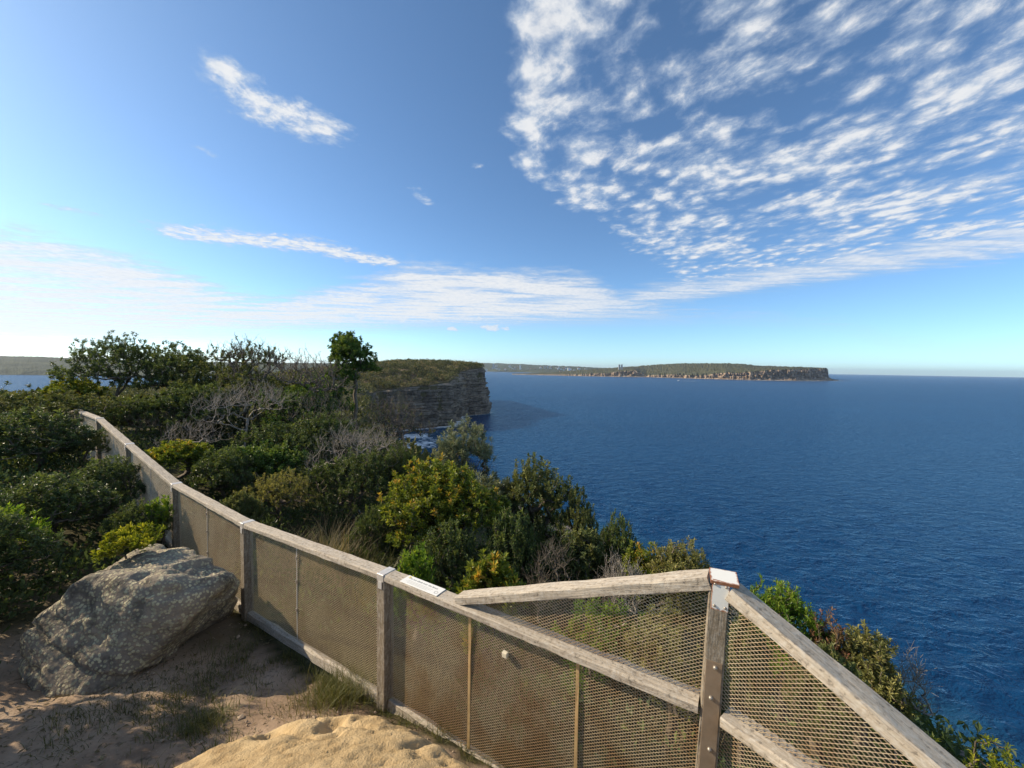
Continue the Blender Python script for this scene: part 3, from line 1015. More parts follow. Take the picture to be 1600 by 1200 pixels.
def fence():
    base = FP[6] - np.array([0, 0, FH])
    root = empty('clifftop_fence', base)
    tag(root, 'weathered timber and wire mesh fence running along the clifftop', 'fence')

    def part(name, V, Fq, m_, par=root, smooth=False):
        return link(name, mesh_np(name, np.asarray(V) - base, Fq, m_, smooth), par)

    RW, RT = .125, .055
    for i in range(len(FP)):
        p = FP[i]
        if i == 7:
            continue
        d = (FP[min(i + 1, len(FP) - 1)] - FP[max(i - 1, 0)]); d[2] = 0; d /= np.linalg.norm(d)
        nrm = np.array([-d[1], d[0], 0])                 # seaward
        a = p - np.array([0, 0, FH + .30]) - nrm * .012; b = p - np.array([0, 0, RT + .002]) - nrm * .012
        o = link('post', box_mesh('post', float(b[2] - a[2]), .10, .10, WOODPOST, 8, .0015, .006, i), root)
        orient(o, a, b, up=tuple(d), base=base)
    # rails of the old fence; each ends on a post
    for i in range(len(FP) - 1):
        a, b = FP[i].copy(), FP[i + 1].copy()
        u = (b - a) / np.linalg.norm(b - a)
        a2 = a + u * .004 - np.array([0, 0, RT / 2]); b2 = b - u * .004 - np.array([0, 0, RT / 2])
        if i == 6: b2 = b2 - u * .05
        if i == 7: a2 = a2 + u * .07
        L = float(np.linalg.norm(b2 - a2))
        o = link('rail', box_mesh('rail', L, RW, RT, WOOD, 22, .0020, .009, 40 + i), root)
        orient(o, a2, b2, base=base)
        if i == 6: o['label'] = 'old top rail crossing below the raised rail'
        # kick board lying along the ground
        g0 = a - np.array([0, 0, FH - .02]); g1 = b - np.array([0, 0, FH - .02])
        o = link('kick_board', box_mesh('kick_board', float(np.linalg.norm(g1 - g0)) - .10, .06, .11, WOOD, 12, .004, .012, 80 + i), root)
        orient(o, g0 + u * .05, g1 - u * .05, base=base)
        # galvanised strap over the joint
        if 0 < i < 7:
            for (q, s_) in ((a, 1),):
                un = (FP[i + 1] - FP[i - 1]); un = un / np.linalg.norm(un)
                st = link('strap', box_mesh('strap', .075, RW + .008, RT + .008, CAPM, 1, 0, .003, i), root)
                orient(st, q - un * .0375 - np.array([0, 0, RT / 2]), q + un * .0375 - np.array([0, 0, RT / 2]), base=base)
                fl = link('strap_tail', box_mesh('strap_tail', .06, .045, .004, CAPM, 1, 0, .001, i), root)
                d2 = un.copy(); d2[2] = 0; d2 /= np.linalg.norm(d2); n2 = np.array([-d2[1], d2[0], 0])
                pp = q - n2 * .0675 - np.array([0, 0, RT + .062])
                orient(fl, pp, pp + np.array([0, 0, .06]), up=tuple(-n2), base=base)

    # mesh panels hang behind the posts
    def panel(i, pl, ps, rh, rd, m_, hi=FH - .07, lo=.06, s0=0.0):
        a, b = FP[i] - np.array([0, 0, FH]), FP[i + 1] - np.array([0, 0, FH])
        d = b - a; d[2] = 0; d /= np.linalg.norm(d); n2 = np.array([-d[1], d[0], 0])
        off = n2 * .006
        V, Fq = strands(a + off, b + off, hi, hi, lo, lambda s: np.full(s.shape, hi), pl, ps, rh, rd, m_, 'mesh_panel', seed=i)
        part('mesh_panel', V, Fq, m_)
        return a, b, d, n2

    for i in range(0, 4):
        panel(i, .046, .030, .0017, .0022, MESHF)
    panel(4, .038, .0245, .0012, .0016, MESHP)
    panel(5, .034, .022, .0010, .0013, MESHP)
    a, b, d, n2 = panel(6, .031, .020, .0014, .0020, MESHM)
    panel(7, .031, .020, .0014, .0020, MESHM)
    # thin vertical stiffeners on the panels
    for (i, ts) in ((2, (.5,)), (3, (.5,)), (4, (.5,)), (5, (.44,)), (6, (.36, .70)), (7, (.5,))):
        for t in ts:
            p = FP[i] + (FP[i + 1] - FP[i]) * t
            d = FP[i + 1] - FP[i]; d[2] = 0; d /= np.linalg.norm(d); n2 = np.array([-d[1], d[0], 0])
            a = p - n2 * .004 - np.array([0, 0, FH - .05]); b = p - n2 * .004 - np.array([0, 0, RT + .01])
            o = link('stiffener', box_mesh('stiffener', float(b[2] - a[2]), .022 if i == 6 else .010, .006, RODM if i == 6 else CAPM, 6, .0006, .001, 7 + i), root)
            orient(o, a, b, up=tuple(n2), base=base)
            for hh in (.33, .62, .86):
                if i in (4, 5):
                    q = a + (b - a) * hh
                    c = link('clip', box_mesh('clip', .03, .03, .012, BOLTM, 1, 0, .003, 3), o)
                    c.location = (float(b[2] - a[2]) * hh, 0, -.006)
    # ---- raised corner
    P6 = FP[7]; dL = FP[6] - P6; dL = dL / np.linalg.norm(dL); dR = FP[8] - P6; dR = dR / np.linalg.norm(dR)
    top6 = np.array([P6[0] + .022, P6[1], -1.04])
    bot6 = np.array([P6[0] - .05, P6[1] - .005, P6[2] - FH - .3])
    fwd = np.array([-.42, -.91, 0]); fwd /= np.linalg.norm(fwd)          # towards the lookout
    # lower post and bolted-on extension, one behind the other
    o = link('corner_post', box_mesh('corner_post', float(np.linalg.norm(top6 - bot6)) - .05, .095, .095, WOODPOST, 10, .0015, .006, 21), root)
    orient(o, bot6, top6, up=tuple(fwd), base=base)
    ax = (top6 - bot6) / np.linalg.norm(top6 - bot6)
    pz = lambda z: bot6 + ax * ((z - bot6[2]) / ax[2])
    pa, pb = pz(-2.16) + fwd * .0505, pz(-1.475) + fwd * .0505
    plate = link('splice_plate', box_mesh('splice_plate', float(np.linalg.norm(pb - pa)), .074, .008, PLATEM, 2, 0, .0015, 2), root)
    orient(plate, pa, pb, up=tuple(fwd), base=base)
    plate['label'] = 'brown steel plate bolted to the corner post'
    for k, hh in enumerate((.035, .27, .66, .92)):
        L = float(np.linalg.norm(pb - pa))
        ang = np.linspace(0, 2 * math.pi, 9)[:-1]
        V = np.concatenate([np.stack([np.cos(ang) * r_, np.sin(ang) * r_, np.full(8, z_)], 1) for r_, z_ in ((.011, 0), (.011, .006), (.007, .012))])
        Fq = [(j * 8 + q, j * 8 + (q + 1) % 8, (j + 1) * 8 + (q + 1) % 8, (j + 1) * 8 + q) for j in range(2) for q in range(8)]
        bl = link('bolt', mesh_np('bolt', V, [np.array(Fq), np.array([tuple(range(16, 24))])], BOLTM, True), plate)
        bl.location = (L * (1 - hh), .004 if k % 2 else -.006, .004)
    # raised rails
    jt = FP[6] + (FP[7] - FP[6]) * .318
    n6 = np.array([-(FP[7] - FP[6])[1], (FP[7] - FP[6])[0], 0]); n6 /= np.linalg.norm(n6)
    a = jt + np.array([0, 0, .012]) + n6 * .012; b = top6 - np.array([0, 0, RT / 2]) + dL * .045 * 0
    o = link('raised_rail', box_mesh('raised_rail', float(np.linalg.norm(b - a)) - .045, .118, .062, WOOD, 12, .0022, .006, 91), root)
    orient(o, a, b, base=base)
    e = P6 + dR * 1.52
    a = top6 - np.array([0, 0, RT / 2 + .004]); b = e + np.array([0, 0, .015])
    u = (b - a) / np.linalg.norm(b - a)
    o = link('raised_rail', box_mesh('raised_rail', float(np.linalg.norm(b - a)) - .075, .118, .062, WOOD, 12, .0022, .006, 92), root)
    orient(o, a + u * .075, b, base=base)
    # folded steel cap on the corner: top plate over the rail ends and a tongue down the post
    cp = link('corner_cap', box_mesh('corner_cap', .125, .112, .020, CORNERM, 1, 0, .002, 5), root)
    c0 = top6 + np.array([.020, -.022, -.003])
    orient(cp, c0 - np.array([.07, -.02, .006]), c0 + np.array([.065, -.035, -.006]), up=(-.05, -.12, 1), base=base)
    tg = link('corner_cap_tongue', box_mesh('corner_cap_tongue', .15, .078, .007, CORNERM, 1, 0, .0015, 6), root)
    q = top6 + fwd * .072 - np.array([0, 0, .155])
    orient(tg, q, q + ax * .15, up=tuple(fwd), base=base)
    for (dx, hz) in ((-.024, .02), (.024, .02), (-.024, .125), (.026, .13)):
        V = np.concatenate([np.stack([np.cos(ang) * r_, np.sin(ang) * r_, np.full(8, z_)], 1) for r_, z_ in ((.007, 0), (.007, .003), (.004, .006))])
        bl = link('screw', mesh_np('screw', V, [np.array(Fq), np.array([tuple(range(16, 24))])], BOLTM, True), tg)
        bl.location = (hz, dx, .0035)
    # mesh in the two triangles under the raised rails
    for (A, B, zA, zB, s_) in ((jt, P6, 0.0, top6[2] - P6[2] - .06, 1), (P6, e, top6[2] - P6[2] - .06, 0.0, 2)):
        d = B - A; d[2] = 0; L = np.linalg.norm(d); d /= L; n2 = np.array([-d[1], d[0], 0])
        V, Fq = strands(A + n2 * .006, B + n2 * .006, .7, .7, .0, lambda s, zA=zA, zB=zB, L=L: zA + (zB - zA) * s / L, .031, .020, .0014, .0020, MESHM, 'mesh_panel', seed=s_)
        part('mesh_panel', V, Fq, MESHM)
    # ---- the notice screwed to the rail
    a, b = FP[6], FP[7]; u = (b - a) / np.linalg.norm(b - a)
    y = np.cross([0, 0, 1.0], u); y /= np.linalg.norm(y); z = np.cross(u, y)
    s0, s1 = .215, .60
    sg = link('notice', box_mesh('notice', s1 - s0, .108, .004, plain('notice_white', (.78, .77, .72), .4), 1, 0, .001, 1), root)
    orient(sg, a + u * s0 + z * .0035, a + u * s1 + z * .0035, base=base)
    sg['label'] = 'white printed notice fixed flat on the rail'
    ink = plain('notice_ink', (.13, .15, .14), .6)

    def text(s, size, x, yy, m_):
        cu = bpy.data.curves.new('lettering', 'FONT'); cu.body = s; cu.size = size; cu.align_x = 'CENTER'
        t = bpy.data.objects.new('tmp', cu); COL.objects.link(t)
        bpy.context.view_layer.update()
        me = bpy.data.meshes.new_from_object(t.evaluated_get(bpy.context.evaluated_depsgraph_get()))
        bpy.data.objects.remove(t)
        me.materials.clear(); me.materials.append(m_)
        o_ = link('lettering', me, sg)
        o_.location = (x, yy, .0027)
    text('Do not climb over the fence', .026, .185, .014, ink)
    inkg = plain('notice_grey_print', (.42, .42, .40), .6)
    for k, (x0, x1) in enumerate(((.05, .31), (.04, .30), (.06, .27))):       # lines of print too small to read
        V = [(x0, -.006 - k * .014, .0026), (x1, -.006 - k * .014, .0026), (x1, -.009 - k * .014, .0026), (x0, -.009 - k * .014, .0026)]
        link('print_line', mesh_np('print_line', V, np.array([(0, 3, 2, 1)]), inkg), sg)
    tri = np.array([(.020, .020, .0026), (.020, .048, .0026), (.046, .034, .0026)])
    link('warning_mark', mesh_np('warning_mark', tri, np.array([(0, 2, 1)]), plain('notice_yellow', (.72, .58, .12))), sg)
    an = np.linspace(0, 2 * math.pi, 19)[:-1]
    ring = np.concatenate([np.stack([.352 + np.cos(an) * r_, -.02 + np.sin(an) * r_, np.full(18, .0026)], 1) for r_ in (.017, .012)])
    link('crest_mark', mesh_np('crest_mark', ring, np.array([(q_, (q_ + 1) % 18, 18 + (q_ + 1) % 18, 18 + q_) for q_ in range(18)]), inkg), sg)
    # pale tag wired to the mesh
    q = FP[6] + (FP[7] - FP[6]) * .487; n2 = n6
    tq = q - n2 * .016 - np.array([0, 0, .235])
    tg2 = link('wire_tag', box_mesh('wire_tag', .035, .035, .03, plain('tag_pale', (.66, .60, .46)), 1, .001, .004, 5), root)
    orient(tg2, tq - u * .017, tq + u * .017, up=tuple(-n2), base=base)


fence()


# ------------------------------------------------------------------ boulder and sandstone outcrop
def boulder():
    me = bpy.data.meshes.new('tmp')
    import bmesh
    bm = bmesh.new(); bmesh.ops.create_icosphere(bm, subdivisions=6, radius=1.0)
    bm.to_mesh(me); bm.free()
    n = len(me.vertices); D = np.zeros(n * 3, np.float32); me.vertices.foreach_get('co', D); D = D.reshape(-1, 3).astype(float)
    nf = len(me.polygons); Fc = np.zeros(nf * 3, np.int32); me.loops.foreach_get('vertex_index', Fc); Fc = Fc.reshape(-1, 3)
    bpy.data.meshes.remove(me)
    D /= np.linalg.norm(D, axis=1)[:, None]
    c = at(200, 972, 4.08)
    pl = [((-1, -.05, .05), .74), ((-.66, -.1, .75), .68), ((0, .1, 1), .70), ((.58, .1, .81), .98), ((.88, -.05, -.47), .74), ((0, 0, -1), 1.05),
          ((-.05, -.90, .42), .62), ((0, 1, .05), .80), ((0, -.97, -.22), .92), ((.62, -.72, .1), .86), ((-.6, -.75, .2), .76), ((.3, .8, .5), .85)]
    K = 16.0
    acc = np.zeros(n)
    for nn, dd in pl:
        nn = np.array(nn); nn = nn / np.linalg.norm(nn)
        acc += np.maximum(D @ nn, 1e-4) ** K / dd ** K
    r = acc ** (-1 / K)
    P = D * r[:, None]
    # broad hollows, ridges and pitting
    P += D * ((fbm3(P * 1.7 + 3, 2, 4) - .5) * .20)[:, None]
    rid = np.abs(fbm3(P * np.array([2.6, 2.6, 1.5]) + 8, 12, 3) - .5) * 2
    P += D * ((rid - .4) * .12)[:, None]
    P += D * ((fbm3(P * 7, 22, 4) - .5) * .10 + (fbm3(P * 24, 5, 3) - .5) * .04)[:, None]
    cr = np.abs(fbm3(P * np.array([1.6, 1.6, 3.2]) + 31, 42, 4) - .5)
    P -= D * (np.clip(.045 - cr, 0, 1) * 1.5)[:, None]
    # the right lip leans out over a hollow
    P *= .92
    lean = np.clip((P[:, 2] + .1) / .6, 0, 1) ** 1.5 * np.clip((P[:, 0] + .1) / .8, 0, 1)
    P[:, 0] += lean * .05
    hol = np.array([.66, -.30, -.55]); d = P - hol
    rr = np.linalg.norm(d * np.array([1, 1, 1.15]), axis=1); push = np.clip(.26 - rr, 0, 1)
    P[:, 0] -= push * .75; P[:, 1] += push * .25
    hol = np.array([-.30, -.70, -.80]); rr = np.linalg.norm(P - hol, axis=1); push = np.clip(.33 - rr, 0, 1)
    P[:, 1] += push * .7; P[:, 2] += push * .25
    o = link('boulder', mesh_np('boulder', P, Fc, BOULDERM, True), None, tuple(c))
    tag(o, 'big lichen-covered sandstone boulder leaning over beside the fence', 'boulder')
    return P + c


BP = boulder()


def outcrop():
    xs = np.arange(-2.35, 1.9, .02); ys = np.arange(.2, 3.25, .02)
    gx, gy = np.meshgrid(xs, ys); x = gx.ravel(); y = gy.ravel()
    # back edge of the rock in plan
    eb = np.interp(x, [-2.35, -2.05, -1.85, -1.6, -1.3, -1.0, -.6, -.2, .3, .9, 1.9], [1.9, 2.62, 2.90, 3.04, 3.10, 3.14, 2.95, 2.68, 2.35, 1.95, .95])
    eb = eb + (fbm(x * 2.2, x * 0, 4) - .5) * .22
    d = (eb - y)
    d = np.minimum(d, (x + 2.32 + (fbm(y * 2, y * 0, 9) - .5) * .3) * 1.4)
    g = hgt(x, y)
    t = np.clip(d / .42, -.3, 1); prof = np.where(t > 0, t * t * (3 - 2 * t), t * .8)
    z = g - .035 + prof * .29 + (fbm(x * 1.0, y * 1.0, 14) - .5) * .12 * np.clip(t, 0, 1)
    rid = np.abs(fbm(x * 1.5 + y * .9, y * 2.4 - x * .5, 41, 4) - .5)
    z += np.clip(.05 - rid, 0, 1) * -.7 * np.clip(t, 0, 1)
    for (u, v, r_, dp) in ((517, 1158, .075, .10), (420, 1168, .085, .09), (545, 1150, .05, -.02), (470, 1195, .07, .04), (655, 1180, .06, .03)):
        p = atz(u, v, -2.60)
        q = np.hypot(x - p[0], (y - p[1])) / r_
        z -= dp * np.exp(-q ** 2.6)
    lam = np.abs(fbm(x * 2.2 + y * 3.1, (y - x * .6) * 7.5, 51, 4) - .5)
    z -= np.clip(.06 - lam, 0, 1) * .28 * np.clip(t, 0, 1)
    z += (fbm(x * 5, y * 5, 7, 5) - .5) * .04 + (fbm(x * 26, y * 26, 8, 3) - .5) * .014
    o = link('sandstone_outcrop', mesh_np('sandstone_outcrop', np.stack([x, y, z], 1), grid_faces(len(ys), len(xs)), OUTCROPM, True))
    o['kind'] = 'structure'


outcrop()


# ------------------------------------------------------------------ plants
def unit(a):
    return a / (np.linalg.norm(a, axis=1)[:, None] + 1e-9)


def leaf_geo(pos, axis, nrm, length, width, fold=.25):
    n = len(pos)
    axis = unit(axis); side = unit(np.cross(axis, nrm)); up = np.cross(side, axis)
    L = length[:, None]; Wd = width[:, None]
    mid = pos + axis * L * .58 - up * 0
    a = pos; b = mid + side * Wd * .5 + up * Wd * fold; c = pos + axis * L - up * L * .06; d = mid - side * Wd * .5 + up * Wd * fold
    V = np.stack([a, b, c, d], 1).reshape(-1, 3)
    Fq = np.arange(n * 4).reshape(n, 4)
    return V, Fq


def skeleton(rng, base, tips, trunk, wig=.12, k_extra=2, upw=.7):
    """join every tip to the growing plant; returns nodes, parents"""
    nodes = [np.array(base)]; par = [-1]
    for t in trunk:
        nodes.append(np.array(t)); par.append(len(nodes) - 2)
    arr = np.zeros((len(tips) * (k_extra + 1) + len(nodes) + 5, 3)); m_ = len(nodes)
    arr[:m_] = nodes; par = par[:]
    order = np.argsort(np.linalg.norm(tips - np.array(base), axis=1))
    ends = []
    for i in order:
        t = tips[i]
        d = arr[:m_] - t
        dist = np.sqrt((d * d).sum(1)) + upw * np.maximum(0, np.hypot(d[:, 0], d[:, 1]) * .8 + d[:, 2])
        j = int(np.argmin(dist)); a = arr[j]; L = np.linalg.norm(t - a)
        prev = j
        for q in range(1, k_extra + 1):
            f = q / (k_extra + 1)
            p = a + (t - a) * f + rng.normal(0, wig, 3) * L * .5 + np.array([0, 0, -.10 * L * math.sin(math.pi * f)])
            arr[m_] = p; par.append(prev); prev = m_; m_ += 1
        arr[m_] = t; par.append(prev); ends.append(m_); m_ += 1
    return arr[:m_], np.array(par), np.array(ends)


def tubes(nodes, par, ends, r_tip, r_max, power=.5, sides=4):
    n = len(nodes)
    cnt = np.zeros(n); cnt[ends] = 1
    for i in range(n - 1, 0, -1):
        if par[i] >= 0: cnt[par[i]] += cnt[i]
    rad = np.minimum(r_tip * np.maximum(cnt, 1) ** power, r_max)
    idx = np.nonzero(par >= 0)[0]
    a = nodes[par[idx]]; b = nodes[idx]; ra = np.minimum(rad[par[idx]], rad[idx] * 1.5); rb_ = rad[idx]
    ax = unit(b - a); ref = np.where(np.abs(ax[:, 2:3]) > .9, np.array([[1., 0, 0]]), np.array([[0, 0, 1.]]))
    s = unit(np.cross(ax, ref)); t = np.cross(ax, s)
    ang = np.linspace(0, 2 * math.pi, sides + 1)[:-1]
    ring = lambda c, r_: np.stack([c + (s * math.cos(g) + t * math.sin(g)) * r_[:, None] for g in ang], 1)
    V = np.concatenate([ring(a, ra), ring(b + ax * rb_[:, None] * .3, rb_)], 1).reshape(-1, 3)
    i0 = np.arange(len(idx))[:, None] * 2 * sides
    Fq = np.concatenate([i0 + np.array([[k, (k + 1) % sides, sides + (k + 1) % sides, sides + k]]) for k in range(sides)])
    return V, Fq


SPEC = {  # leaf length, width, leaves per tip, tip shoot length, spread angle (deg), material, tip density factor
    'glossy': (.070, .028, 24, .13, 48, 'glossy', 1.0),
    'bright': (.064, .017, 24, .17, 34, 'bright', 1.0),
    'dark': (.058, .022, 24, .15, 55, 'dark', 1.0),
    'olive': (.042, .016, 32, .15, 48, 'olive', 1.15),
    'banksia': (.088, .014, 34, .13, 50, 'banksia', 1.0),
    'pale': (.038, .014, 32, .14, 45, 'pale', 1.1),
    'tree': (.078, .036, 24, .18, 55, 'tree', 1.0),
    'yellow': (.056, .018, 24, .12, 42, 'yellow', 1.0),
    'reddish': (.040, .012, 20, .14, 40, 'reddish', 1.0),
}


CACHE = {}
NPROTO = {'dark': 3, 'olive': 2}


def plant(name, label, cat, base, H, rx, sp, seed, ntips=220, crown=(.12, 1.0), trunk_h=.12, lobes=6, leafy=1.0, bark=None, group=None,
          ry=None, lean=(0, 0), scale_leaf=1.0, rtip=.0035, rmax=.06, wig=.12, shell=.45, flat=0.0):
    rng = np.random.default_rng(seed)
    base = np.array(base, float)
    plain_kind = sp in NPROTO and crown == (.12, 1.0) and leafy == 1.0 and lean == (0, 0)
    pool = CACHE.setdefault((sp, scale_leaf > 1.25), [])
    if plain_kind and len(pool) >= NPROTO[sp]:     # another individual of a kind already grown: copy it with its parts
        src, H0, r0, s0 = min(pool, key=lambda c: abs(math.log(H / c[1])) + abs(math.log(rx / c[2])) + .3 * abs(c[3] - scale_leaf) + .25 * rng.random())
        root = src.copy(); COL.objects.link(root)
        root.name = name
        root.location = tuple(base); root.rotation_euler = (0, 0, rng.random() * 6.28); root.scale = (rx / r0, rx / r0, H / H0)
        for ch in list(src.children):
            c_ = ch.copy(); COL.objects.link(c_); c_.parent = root
        for k_ in ('group',):
            if k_ in root: del root[k_]
        return tag(root, label, cat, group)
    ry = ry or rx * .9
    z0, z1 = crown[0] * H, crown[1] * H
    cz = (z0 + z1) / 2; hz = (z1 - z0) / 2
    # lumpy crown made of several lobes
    cs = []
    for k in range(lobes):
        a = 2 * math.pi * (k + rng.random() * .7) / lobes
        q = .42 + .16 * rng.random()
        cs.append((math.cos(a) * rx * q, math.sin(a) * ry * q, cz + hz * rng.uniform(-.42, .42), rng.uniform(.42, .60)))
    cs.append((0, 0, cz + hz * .35, .62)); cs.append((rx * rng.uniform(-.3, .3), ry * rng.uniform(-.3, .3), cz + hz * .48, .50))
    wts = np.array([c[3] ** 2 for c in cs]); wts /= wts.sum()
    pick = rng.choice(len(cs), ntips, p=wts)
    d = unit(rng.normal(0, 1, (ntips, 3))); d[:, 2] = np.abs(d[:, 2]) * .75 + d[:, 2] * .25
    rad = (1 - shell) * rng.random(ntips) ** (1 / 3) + shell * (.85 + .25 * rng.random(ntips))
    C = np.array(cs)[pick]
    tips = np.stack([C[:, 0] + d[:, 0] * rad * C[:, 3] * rx, C[:, 1] + d[:, 1] * rad * C[:, 3] * ry, C[:, 2] + d[:, 2] * rad * C[:, 3] * hz * 1.08], 1)
    tips[:, 2] = np.clip(tips[:, 2], .03 * H, z1 * 1.03)
    tips[:, 0] += lean[0] * tips[:, 2] / H; tips[:, 1] += lean[1] * tips[:, 2] / H
    og = rng.random(ntips) < .12                        # some shoots stand out of the crown
    tips[og] += (tips[og] - np.array([0, 0, cz])) * rng.uniform(.05, .15, og.sum())[:, None]
    th = trunk_h * H
    trunk = [np.array([lean[0] * t * trunk_h + rng.normal(0, .02) * H * (t < 1), lean[1] * t * trunk_h + rng.normal(0, .02) * H * (t < 1), -.12 + (th + .12) * t]) for t in (.25, .5, .75, 1.0)]
    leafyk = bool(sp) and leafy >= .5
    nodes, par, ends = skeleton(rng, (0, 0, -.25), tips, trunk, wig, 1 if leafyk else 2)
    if sp is None or leafy < .5:                       # sprays of fine bare twigs at the branch ends
        m0 = len(nodes); k = 3; e = np.repeat(ends, k)
        out = unit(nodes[e] - nodes[par[e]])
        dr = unit(out * .7 + np.array([0, 0, .55]) + rng.normal(0, .38, (len(e), 3)))
        ln = (rng.uniform(.05, .22, len(e)) * (H / 2.2) ** .5)[:, None]
        mid = nodes[e] + dr * ln * .5; tip2 = nodes[e] + unit(dr + rng.normal(0, .2, dr.shape)) * ln
        nodes = np.concatenate([nodes, mid, tip2])
        par = np.concatenate([par, e, m0 + np.arange(len(e))])
        tw_ends = m0 + len(e) + np.arange(len(e))
        V, Fq = tubes(nodes, par, tw_ends, rtip * .62, rmax, .46, 3)
    else:
        V, Fq = tubes(nodes, par, ends, rtip, rmax, .5, 3 if cat != 'tree' else 4)
    root = empty(name, tuple(base))
    st = link('trunk' if cat == 'tree' else 'stem', mesh_np('stem', V, Fq, bark or BARK, True), root)
    if sp:
        ll, lw, k, sl, ang, mt, _ = SPEC[sp]
        ll *= scale_leaf; lw *= scale_leaf
        tp = nodes[ends]; dirs = unit(tp - nodes[par[ends]]); dirs = unit(dirs * .6 + np.array([0, 0, .55]) + rng.normal(0, .15, dirs.shape))
        keep = rng.random(len(tp)) < leafy
        tp, dirs = tp[keep], dirs[keep]
        n = len(tp)
        if n:
            tp = np.repeat(tp, k, 0); dd = np.repeat(dirs, k, 0); N = n * k
            rv = unit(rng.normal(0, 1, (N, 3))); perp = unit(rv - dd * (rv * dd).sum(1)[:, None])
            a = np.radians(rng.normal(ang, 16, N))
            axis = dd * np.cos(a)[:, None] + perp * np.sin(a)[:, None]
            along = rng.random(N) ** 1.2
            pos = tp - dd * (along * sl)[:, None] + dd * .02 + perp * .004
            nrm = unit(dd * np.sin(a)[:, None] - perp * np.cos(a)[:, None] + rng.normal(0, .3, (N, 3)))
            L = ll * rng.uniform(.65, 1.2, N); Wd = lw * rng.uniform(.75, 1.2, N)
            LV, LF = leaf_geo(pos, axis, nrm, L, Wd)
            tn = np.repeat(rng.normal(.45, .17, n), k) + rng.normal(0, .12, N) + (1 - along) * .12
            # tone rises towards the shoot tips and the top of the plant
            tn += np.clip((tp[:, 2] / H - .55) * .35, -.15, .2)
            link('crown' if cat == 'tree' else 'foliage', mesh_np('foliage', LV, LF, LM[mt], False, np.repeat(np.clip(tn, 0, 1), 4)), root)
    tag(root, label, cat, group)
    if plain_kind:
        pool.append((root, H, rx, scale_leaf))
    return root


def by_pixel(u, vtop, Y, wpx, name, label, cat, sp, seed, n, minH=.3, **kw):
    p = at(u, vtop, Y)
    zb = h1(p[0], p[1])
    H = max(p[2] - zb, minH)
    return plant(name, label, cat, (p[0], p[1], zb), H, wpx / 2 / FOC * Y, sp, seed, n, **kw)


T = by_pixel
# trees and shrubs on the skyline
T(188, 522, 15.0, 150, 'coastal_tree', 'dark open-crowned tea-tree leaning on the left skyline above the fence end', 'tree', 'dark', 1, 720, crown=(.28, 1), trunk_h=.25, lean=(-.5, 0), bark=GREYBARK, scale_leaf=1.5, shell=.6)
T(272, 535, 15.6, 150, 'coastal_tree', 'dense dark dome-shaped tree just right of the leaning tea-tree', 'tree', 'dark', 2, 900, crown=(.08, 1), scale_leaf=1.5)
T(340, 556, 15.0, 130, 'coastal_shrub', 'green shrub with yellowish tips on the skyline left of the half-bare tree', 'shrub', 'olive', 3, 420, scale_leaf=2.0)
T(402, 532, 15.0, 130, 'half_bare_tree', 'half-bare grey tree with a few leaves poking above the skyline', 'tree', 'olive', 4, 420, crown=(.35, 1), trunk_h=.3, leafy=.35, bark=GREYBARK, scale_leaf=1.8, lean=(-.3, 0), rtip=.006, wig=.1)
T(482, 548, 13.5, 130, 'dead_shrub', 'leafless grey shrub with fine twigs left of the round-crowned tree', 'shrub', None, 5, 300, crown=(.3, 1), trunk_h=.2, bark=GREYBARK, rtip=.0065, wig=.09, shell=.2, rmax=.035)
T(556, 526, 18.0, 86, 'round_crowned_tree', 'lone tree with a round green crown on a thin bare trunk', 'tree', 'tree', 6, 760, crown=(.42, 1.04), trunk_h=.46, bark=GREYBARK, scale_leaf=1.5, lean=(-.12, 0), rmax=.085, lobes=4)
T(508, 580, 17.0, 100, 'coastal_shrub', 'bright green shrub below and left of the round-crowned tree', 'shrub', 'tree', 7, 230, scale_leaf=1.6)
T(618, 612, 14.0, 110, 'dead_shrub', 'grey twiggy shrub against the dark cliff right of the round-crowned tree', 'shrub', 'olive', 8, 420, leafy=.3, bark=GREYBARK, rtip=.005, wig=.1)
T(450, 578, 18.0, 140, 'coastal_shrub', 'dull green shrub behind the grey branches left of the round-crowned tree', 'shrub', 'olive', 9, 480, scale_leaf=2.0)
T(330, 600, 13.0, 120, 'coastal_shrub', 'dark shrub below the dome-shaped tree on the skyline', 'shrub', 'dark', 10, 560, scale_leaf=1.5)
T(205, 618, 12.6, 130, 'coastal_shrub', 'dark shrub directly behind the far end of the fence rail', 'shrub', 'dark', 11, 560, scale_leaf=1.4)
T(112, 588, 14.5, 110, 'coastal_shrub', 'yellowish green shrub at the water line beyond the fence end', 'shrub', 'glossy', 12, 380, scale_leaf=1.6)
# tangle of dead branches behind the middle of the fence
T(385, 592, 12.0, 170, 'dead_shrub', 'large tangle of twisted grey branches in the middle of the thicket', 'shrub', None, 13, 420, crown=(.15, 1), bark=DEADBARK, rtip=.0028, wig=.10, rmax=.035, trunk_h=.05, shell=.2)
T(560, 655, 9.8, 170, 'dead_shrub', 'sprawling pale dead branches below the round-crowned tree', 'shrub', None, 14, 420, crown=(.15, 1), bark=DEADBARK, rtip=.0024, wig=.10, rmax=.028, trunk_h=.05, shell=.2)
T(300, 655, 11.0, 110, 'dead_shrub', 'small grey dead shrub behind the yellow-leaved shrub at the fence', 'shrub', None, 15, 240, bark=DEADBARK, rtip=.0026, wig=.10, trunk_h=.05, shell=.2, rmax=.025)
T(515, 600, 12.5, 130, 'dead_shrub', 'thin grey twiggy shrub left of the bare trunk of the round-crowned tree', 'shrub', None, 44, 360, crown=(.1, 1), bark=GREYBARK, rtip=.0026, wig=.1, rmax=.025, trunk_h=.05, shell=.2)
